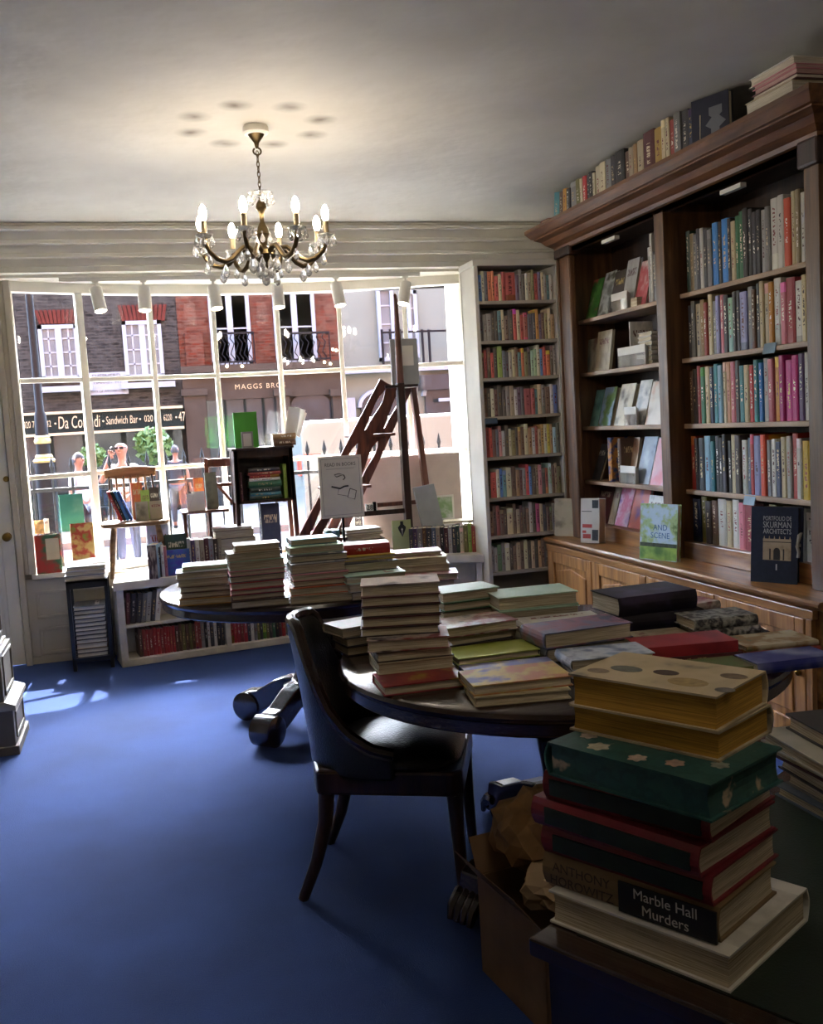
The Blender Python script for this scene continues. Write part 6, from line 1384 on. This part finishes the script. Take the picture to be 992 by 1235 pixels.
to = text_obj('READ IN BOOKS', .034, M_PINKK, sh_, (0, -.0055, pz0 + ph * .86), RX90, extrude=.0003); to.scale.x = pw * .72 / (max(v.co.x for v in to.data.vertices) * 2)
MB().box(-pw * .33, -.006, pz0 + ph * .79, pw * .33, -.004, pz0 + ph * .797).build('printed_line', M_FRG, sh_)
dz = lambda f: pz0 + ph * f
g = MB()
g.tube([(-.03, -.006, dz(.66)), (-.045, -.006, dz(.70)), (-.01, -.006, dz(.715)), (.02, -.006, dz(.69)), (-.01, -.006, dz(.675)), (-.03, -.006, dz(.66))], .0028, 5)
g.tube([(.02, -.006, dz(.69)), (.03, -.006, dz(.64)), (.015, -.006, dz(.61))], .004, 5)
g.tube([(-.07, -.006, dz(.51)), (-.04, -.006, dz(.49)), (-.01, -.006, dz(.47)), (.02, -.006, dz(.50)), (.05, -.006, dz(.505))], .006, 5)
g.tube([(-.02, -.006, dz(.46)), (-.03, -.006, dz(.38)), (.04, -.006, dz(.34))], .0018, 5)
g.tube([(.06, -.006, dz(.46)), (.04, -.006, dz(.32)), (.09, -.006, dz(.28)), (.105, -.006, dz(.42)), (.06, -.006, dz(.46))], .003, 5)
g.build('printed_drawing', M_PINKK, sh_)
MB().bar((0, .02, .01), (0, .012, pz0 + .1), .02, .015).build('post', M_IRON, po); MB().box(-.07, -.03, 0, .07, .07, .012).build('base', M_IRON, po, bevel=.003)
# --- library steps with tall pole
ls = thing('library_steps', 'red brown wooden library steps with a tall tapering pole in the window', 'library steps', (0, 0, 0))
yn, yf_ = 6.76, 6.98
q = lambda px, py, y=yn: tuple(W_(px, py, y))
MB().tube([q(476, 354), q(476, 356), q(477, 362), q(480, 420), q(483, 470)], [.004, .012, .014, .024, .03], 10).build('pole', M_STEPW, ls, smooth=True)
foot = W_(494, 660, yn); MB().bar(q(482, 462), (foot.x, yn, ZL), .066, .05).build('front_post', M_DARKW, ls, bevel=.004)
ft2 = W_(522, 640, yf_); MB().bar(q(497, 464, yf_), (ft2.x, yf_, ZL), .055, .04).build('rear_post', M_STEPW, ls, bevel=.004)
pl0 = W_(463, 465, yn); pl1 = W_(503, 463, yn); zp = pl0.z
MB().box(pl0.x, yn - .03, zp - .02, pl1.x, yf_ + .03, zp).build('platform', M_DARKW, ls, bevel=.003)
def stringer(a, b, y, name):
    a, b = Vector((a.x, y, a.z)), Vector((b.x, y, b.z)); d = (b - a); L_ = d.length; d.normalize(); s = Vector((d.z, 0, -d.x)); n = 72; hw = .07; g = MB()
    for sd in (-1, 1):
        vs = []
        for k in range(n + 1):
            f = k / n; ph_ = (f * 3.4) % 1.0
            gap = 0.0
            if .14 < ph_ < .88:
                w2 = (ph_ - .14) / .74; gap = .003 + .017 * max(0, sin(pi * min(1, w2 * 1.25))) ** 1.2 * (1 if w2 < .8 else .5) + .004 * sin(w2 * 9)
                gap = max(gap, .003)
            c = a + d * L_ * f
            for off in (gap * sd if gap else 0.0, hw * sd):
                for dy in (-.012, .012): vs.append(tuple(c + s * off + Vector((0, dy, 0))))
        fs = []
        for k in range(n):
            i, j = 4 * k, 4 * k + 4
            fs += [(i, i + 2, j + 2, j), (i + 1, j + 1, j + 3, i + 3), (i, j, j + 1, i + 1), (i + 2, i + 3, j + 3, j + 2)]
        fs += [(0, 1, 3, 2), (4 * n, 4 * n + 2, 4 * n + 3, 4 * n + 1)]; g.add(vs, fs)
    return g.build(name, M_STEPW, ls)
A0, A1 = W_(468, 463, yn), W_(391, 612, yn); k_ = (A0.z - ZL) / (A0.z - A1.z); A1 = A0 + (A1 - A0) * k_
stringer(A0, A1, yn, 'stringer')
B0, B1 = W_(487, 463, yf_), W_(424, 600, yf_); k_ = (B0.z - ZL) / (B0.z - B1.z); B1 = B0 + (B1 - B0) * k_
stringer(B0, B1, yf_, 'stringer')
for k in range(1, 4):
    f = k / 3.4; c = A0 + (A1 - A0) * f; c2 = B0 + (B1 - B0) * f; zc = (c.z + c2.z) / 2; MB().box(c.x - .075, yn - .01, zc - .012, c2.x + .05, yf_ + .01, zc + .008).build('tread', M_STEPW, ls, bevel=.003)
zr = W_(460, 618, yn).z; MB().bar((W_(400, 618, yn).x, yn, zr), (foot.x, yn, zr), .022, .035).build('cross_rail', M_DARKW, ls, bevel=.003)
zr2 = W_(470, 608, yf_).z; MB().bar((W_(440, 608, yf_).x, yf_, zr2), (ft2.x, yf_, zr2), .022, .03).build('cross_rail', M_STEPW, ls, bevel=.003)
nb = thing('number_card', 'small card with black numerals on the steps rail', 'card', (W_(441, 616, yn).x, yn - .005, zr + .0176))
MB().box(0, 0, 0, .085, .012, .05).build('card', M_PAPER, nb); text_obj('28', .05, M_INKT, nb, (.03, -.001, .024), RX90, extrude=.0005)
MB().box(.055, -.004, 0, .075, .016, .062).build('clip', M_IRON, nb)
bd0 = W_(473, 463, 6.85); bd1 = W_(506, 465, 6.85); bt = W_(473, 409, 6.85).z
bo = thing('display_board', 'grey white board with paler panel standing on the library steps', 'board', (bd0.x, 6.85, zp))
MB().box(0, 0, 0, bd1.x - bd0.x, .02, bt - zp).build('board', mat('grey_board', '#9a9c9c', .6), bo, bevel=.003)
MB().box((bd1.x - bd0.x) * .42, -.003, (bt - zp) * .42, (bd1.x - bd0.x) * .82, 0, (bt - zp) * .85).build('inset_sheet', M_PAPER, bo)
# pale screen closing the right of the window
sc0, sc1 = W_(440, 700, 7.12), W_(552, 545, 7.12)
tag(MB().box(sc0.x, 7.06, ZL, sc1.x - .01, 7.075, sc1.z).build('window_screen', mat('pale_pink_board', '#c2b3ac', .7, var=.08)), 'pale pinkish board standing behind the library steps in the window', 'screen')
# --- books at the right of the display
row('charcoal*1.2,purple*1.2,grey*1.2,brown*1.2,charcoal*1.2,slate blue,beige,black,maroon,silver,charcoal,dark green,cream,olive,lime green,brick red,orange'.split(','), (W_(497, 655, 6.52).x, 6.60, 0), (.93, -.36, 0), (.36, .93, 0), ZL, .50, (.17, .195), .15, 91, 'in row at right end of window', 'row at the right end of the window', hs=[.185] * 8 + [.18, .17, .185, .19, .175, .19, .2, .185, .19])
flat_win('open pale book lying across the row at the right of the window', 533, 572, 620, 6.60, .016, .15, 'cream', z=ZL + .202, turn=-22)
pc = thing('picture_card', 'small framed green landscape picture at the right of the window', 'picture', (W_(524, 640, 6.93).x, 6.93, ZL))
pcw = W_(549, 640, 6.93).x - W_(524, 640, 6.93).x; pch = W_(524, 598, 6.93).z - ZL
MB().box(0, 0, 0, pcw, .012, pch).build('frame', M_PAPER, pc); MB().box(.015, -.002, pch * .55, pcw - .015, 0, pch - .015).build('print', C_('print_green', '#b9c4b4', '#7a9a6a', '#c4c8c0', scale=10), pc)
lp = thing('leaning_panel', 'grey edged folder leaning against the steps post', 'folder', (0, 0, 0)); MB().bar(q(523, 640, 6.72), q(510, 586, 6.8), .03, .16, up=(1, 0, 0)).build('folder', mat('grey_folder', '#8a8c90', .6), lp, bevel=.003)
nc = face_win('pale green card with black pen nib at the foot of the steps', 476, 498, 690, 628, 6.66, .02, cover=mat('pale_green_card', '#a9b37c', .6), z=ZL, tilt=2)
nw = W_(498, 690, 6.66).x - W_(476, 690, 6.66).x; nh = W_(476, 628, 6.66).z - ZL
g = MB().prism([(nw * .5, nh * .52), (nw * .68, nh * .72), (nw * .72, nh * .80), (nw * .58, nh * .88), (nw * .58, nh * .97), (nw * .42, nh * .97), (nw * .42, nh * .88), (nw * .28, nh * .80), (nw * .32, nh * .72)], 2, .0202, .0212); nbm = g.build('printed_nib', M_INKT, nc)
MB().prism([(nw * .5, nh * .54), (nw * .52, nh * .70), (nw * .55, nh * .74), (nw * .5, nh * .78), (nw * .45, nh * .74), (nw * .48, nh * .70)], 2, .0212, .0216).build('nib_slit', M_PAPER, nbm)
z = ZL
for k, (c, T, dx) in enumerate((('white', .05, 0), ('beige', .05, .01), ('dark brown', .02, .02), ('cream', .03, -.01), ('brown', .02, .01), ('white', .025, .0))):
    a = W_(421, 690, 6.74); flat_book(f'{c} book, {ordw(k + 1)} from bottom of the pile right of the poster', T3((a.x + dx, 6.86 + .1, z), (0, -1, 0), (1, 0, 0), (0, 0, 1)), .20, .26, T, c); z += T + .0005
row('teal*1.2,slate blue,teal'.split(','), (W_(399, 690, 6.7).x, 6.78, 0), (1, 0, 0), (0, 1, 0), ZL, .10, (.20, .215), .15, 93, 'of teal three below poster', 'teal books below the poster')
z = ZL
for k, (c, T) in enumerate((('maroon', .06), ('orange', .05), ('red', .05), ('orange', .03))):
    a = W_(366, 690, 6.76); flat_book(f'{c} book, {ordw(k + 1)} from bottom of the pile left of the poster foot', T3((a.x, 6.78 + .2, z), (0, -1, 0), (1, 0, 0), (0, 0, 1)), .20, .17, T, c); z += T + .0005

# ================================================================== PEOPLE IN THE STREET
M_SKIN = mat('skin', '#6e4836', .6, var=.08)
def skin_obj(name, pts, edges, rad, m_, parent, sub=2, root=0):
    me = bpy.data.meshes.new(name); me.from_pydata(pts, edges, []); o = link(name, me, parent)
    sk = o.modifiers.new('skin', 'SKIN'); sk.use_smooth_shade = True
    for i, r in enumerate(rad): me.skin_vertices[0].data[i].radius = r if isinstance(r, tuple) else (r, r); me.skin_vertices[0].data[i].use_root = (i == root)
    sb_ = o.modifiers.new('sub', 'SUBSURF'); sb_.levels = sub; sb_.render_levels = sub
    me.materials.append(m_); return o
def person(label, loc, rz, arm_l, arm_r, shirt, trousers, hair=None, glasses=False, head_turn=0, s=1.0):
    p = thing('person', label, 'person', loc, rz); p.scale = (s, s, s)          # faces -y
    V, E, R = [], [], []
    def v(c, r, par=None):
        V.append(c); R.append(r); i = len(V) - 1
        if par is not None: E.append((par, i))
        return i
    pel = v((0, 0, .93), (.14, .10)); wa = v((0, -.005, 1.08), (.135, .095), pel); chs = v((0, 0, 1.26), (.15, .105), wa); nb_ = v((0, .01, 1.43), (.075, .065), chs)
    nk = v((0, .005, 1.50), (.052, .055), nb_); jaw = v((0, -.015, 1.575), (.062, .078), nk); mid_ = v((0, -.01, 1.645), (.074, .092), jaw); cr_ = v((0, .005, 1.715), (.062, .078), mid_)
    v((0, -.115, 1.63), (.014, .014), mid_)
    for sd in (-1, 1): v((sd * .082, .012, 1.635), (.012, .02), mid_)
    for sd, arm in ((-1, arm_l), (1, arm_r)):
        sh2 = v((sd * .17, .01, 1.395), .055, chs); el = v(arm[0], .042, sh2); wr = v(arm[1], .029, el)
        d = (Vector(arm[1]) - Vector(arm[0])).normalized(); pm = v(tuple(Vector(arm[1]) + d * .06), (.035, .022), wr)
        sv = d.cross(Vector((0, 1, .2))).normalized()
        for k in range(4):
            base = Vector(arm[1]) + d * .10 + sv * (.026 * (k - 1.5)); ln = (.055, .07, .065, .048)[k]
            f1 = v(tuple(base), .0095, pm); v(tuple(base + d * ln * .6 + Vector((0, -.02, 0))), .008, f1)
        v(tuple(Vector(arm[1]) + d * .05 - sv * .055), .010, pm)
        hp = v((sd * .09, 0, .90), .088, pel); kn_ = v((sd * .10, -.015, .50), .058, hp); an = v((sd * .105, .01, .09), .038, kn_); v((sd * .11, -.13, .035), .036, an)
    skin_obj('body', V, E, R, M_SKIN, p)
    # shirt and trousers a little larger than the body
    V, E, R = [], [], []
    a0 = v((0, 0, .90), (.155, .115)); a1 = v((0, -.005, 1.08), (.155, .115), a0); a2 = v((0, 0, 1.27), (.168, .122), a1); a3 = v((0, .01, 1.43), (.085, .078), a2)
    for sd, arm in ((-1, arm_l), (1, arm_r)):
        s0 = v((sd * .17, .01, 1.395), .066, a2); e_ = Vector((sd * .17, .01, 1.395)).lerp(Vector(arm[0]), .72); v(tuple(e_), .058, s0)
    skin_obj('shirt', V, E, R, mat('cloth_' + shirt.strip('#'), shirt, .9, var=.06), p)
    V, E, R = [], [], []
    t0 = v((0, 0, .93), (.15, .115))
    for sd in (-1, 1):
        h_ = v((sd * .09, 0, .86), .10, t0); k2 = v((sd * .10, -.015, .50), .072, h_); v((sd * .105, .01, .12), .055, k2)
    skin_obj('trousers', V, E, R, mat('cloth_' + trousers.strip('#'), trousers, .9, var=.08), p)
    for sd in (-1, 1):
        MB().ball((sd * .11, -.06, .04), .048, .13, .042).build('shoe', M_IRON, p, smooth=True)
        MB().ball((sd * .028, -.088, 1.65), .009, n=8).build('eye', M_IRON, p)
    MB().tube([(-.024, -.093, 1.592), (0, -.1, 1.589), (.024, -.093, 1.592)], .005, 6).build('mouth', mat('lips', '#8a5046', .6), p)
    if glasses:
        MB().box(-.062, -.104, 1.635, -.008, -.094, 1.665).box(.008, -.104, 1.635, .062, -.094, 1.665).box(-.01, -.104, 1.652, .01, -.096, 1.66).box(-.078, -.1, 1.652, -.073, .01, 1.66).box(.073, -.1, 1.652, .078, .01, 1.66).build('sunglasses', M_IRON, p)
    if hair:
        g = MB(); vs = []; n = 16
        for i in range(7):
            th = pi * .5 * i / 6
            for k in range(n):
                a = 2 * pi * k / n; drop = .07 if sin(a) > -.3 else 0.0
                vs.append((.086 * cos(th) * cos(a), .005 + .104 * cos(th) * sin(a), 1.66 - drop * (1 - i / 6) + .095 * sin(th)))
        fs = [(i * n + k, i * n + (k + 1) % n, (i + 1) * n + (k + 1) % n, (i + 1) * n + k) for i in range(6) for k in range(n)]
        g.add(vs, fs).build('hair', mat('hair_' + hair.strip('#'), hair, .8, var=.2), p, smooth=True)
    return p
hang_l, hang_r = ((-.23, .02, 1.12), (-.25, -.05, .88)), ((.23, .02, 1.12), (.25, -.05, .88))
def at_street(px, py, y): return P(px, py, 1, y)
m0 = at_street(145, 529, 14.6); sc_ = (m0.z - (ST - .12)) / 1.775
man = person('bald man in white T-shirt and sunglasses holding a phone to his ear', (m0.x, 14.6, ST - .12), radians(-18), ((-.30, -.06, 1.19), (-.14, -.12, 1.50)), ((.27, -.02, 1.14), (.10, -.20, 1.06)), '#a8a8a6', '#252c3a', None, True, s=sc_)
MB_p = MB().box(-.006, -.035, -.07, .006, .035, .07).build('mobile_phone', M_IRON, bevel=.003); hp_ = Matrix.Rotation(radians(-18), 3, 'Z') @ (Vector((-.115, -.045, 1.605)) * sc_)
MB_p.location = Vector((m0.x, 14.6, ST - .12)) + hp_; MB_p.rotation_euler = (radians(20), 0, radians(-18)); tag(MB_p, 'black mobile phone held to the ear of the bald man', 'phone')
m1 = at_street(93, 545, 16.0); person('person in white shirt with dark hair standing near the street lamp', (m1.x, 16.0, ST - .12), radians(60), hang_l, hang_r, '#8a9096', '#24282e', '#0c0a09', s=(m1.z - (ST - .12)) / 1.76)
m2 = at_street(210, 536, 19.0); person('person in dark jacket seen from behind by the green shrub', (m2.x, 19.0, ST), radians(170), hang_l, hang_r, '#1d1f24', '#22242a', '#15110f', s=(m2.z - ST) / 1.76)

# ================================================================== THE SMALLEST BOOKS become one mass
bpy.context.view_layer.update()
KEEP_BOOKS = 300
def to_px(p):
    d = p - CAMP; z_ = max(d.dot(fw), .05); return (IMG_W / 2 + FPX * d.dot(RT) / z_, IMG_H / 2 - FPX * d.dot(UP) / z_)
def hull_area(pts):
    pts = sorted(set(pts)); 
    def half(ps):
        h = []
        for p in ps:
            while len(h) > 1 and (h[-1][0] - h[-2][0]) * (p[1] - h[-2][1]) - (h[-1][1] - h[-2][1]) * (p[0] - h[-2][0]) <= 0: h.pop()
            h.append(p)
        return h
    a = half(pts)[:-1] + half(pts[::-1])[:-1]
    return abs(sum(a[i][0] * a[(i + 1) % len(a)][1] - a[(i + 1) % len(a)][0] * a[i][1] for i in range(len(a)))) / 2
scored = []
for o in [o for o in COL.objects if o.parent is None and o.get('category') == 'book']:
    kids = [c for c in o.children]
    meshes = [o] if o.type == 'MESH' else kids
    if o.type == 'MESH':                                    # standing on a shelf: the spine is what shows
        bb = [Vector(c) for c in o.bound_box]; y0 = min(c.y for c in bb); pts = [c for c in bb if c.y < y0 + 1e-4]
        ar = hull_area([to_px(o.matrix_world @ c) for c in pts])
    else:
        cov = [c for c in kids if c.name.startswith('cover')][0]; bb = [Vector(c) for c in cov.bound_box]
        ar = hull_area([to_px(cov.matrix_world @ c) for c in bb])
        lb_ = o['label']
        if 'topmost' not in lb_ and 'lowest' not in lb_ and 'from' in lb_: ar *= .5     # mostly covered by its neighbours
    if len(kids) > 2: ar += 1e6
    scored.append((ar, o.name))
scored.sort(reverse=True)
rest = [COL.objects[n] for _, n in scored[KEEP_BOOKS:]]
if rest:
    vs, fs, mi, uvs, cols, rnds, slots = [], [], [], [], [], [], []
    rg = random.Random(5)
    for o in rest:
        r_ = rg.random()
        for q_ in ([o] if o.type == 'MESH' else list(o.children)):
            me = q_.data; M = q_.matrix_world; b0 = len(vs)
            vs += [tuple(M @ v_.co) for v_ in me.vertices]
            uvl = me.uv_layers[0].data if me.uv_layers else None
            for p_ in me.polygons:
                mt_ = me.materials[p_.material_index]; mt_ = COVER_MANY if mt_ == COVER else mt_
                if mt_ not in slots: slots.append(mt_)
                fs.append(tuple(b0 + i for i in p_.vertices)); mi.append(slots.index(mt_))
                for li in p_.loop_indices: uvs.append(tuple(uvl[li].uv) if uvl else (-3, -3))
            cols += [tuple(q_.color)] * len(me.vertices); rnds += [r_] * len(me.vertices)
    me = bpy.data.meshes.new('shelved_books'); me.from_pydata(vs, [], fs)
    for s_ in slots: me.materials.append(s_)
    me.polygons.foreach_set('material_index', mi); uv_set(me, uvs)
    a_ = me.attributes.new('bookcol', 'FLOAT_COLOR', 'POINT'); a_.data.foreach_set('color', [c for t in cols for c in t])
    a_ = me.attributes.new('bookrnd', 'FLOAT', 'POINT'); a_.data.foreach_set('value', rnds)
    me.update(); so = link('shelved_books', me); so['kind'] = 'stuff'; tag(so, 'the many small books on the corner shelves, low shelves and in the window', 'books')
    for o in rest:
        for c in list(o.children): bpy.data.objects.remove(c)
        bpy.data.objects.remove(o)
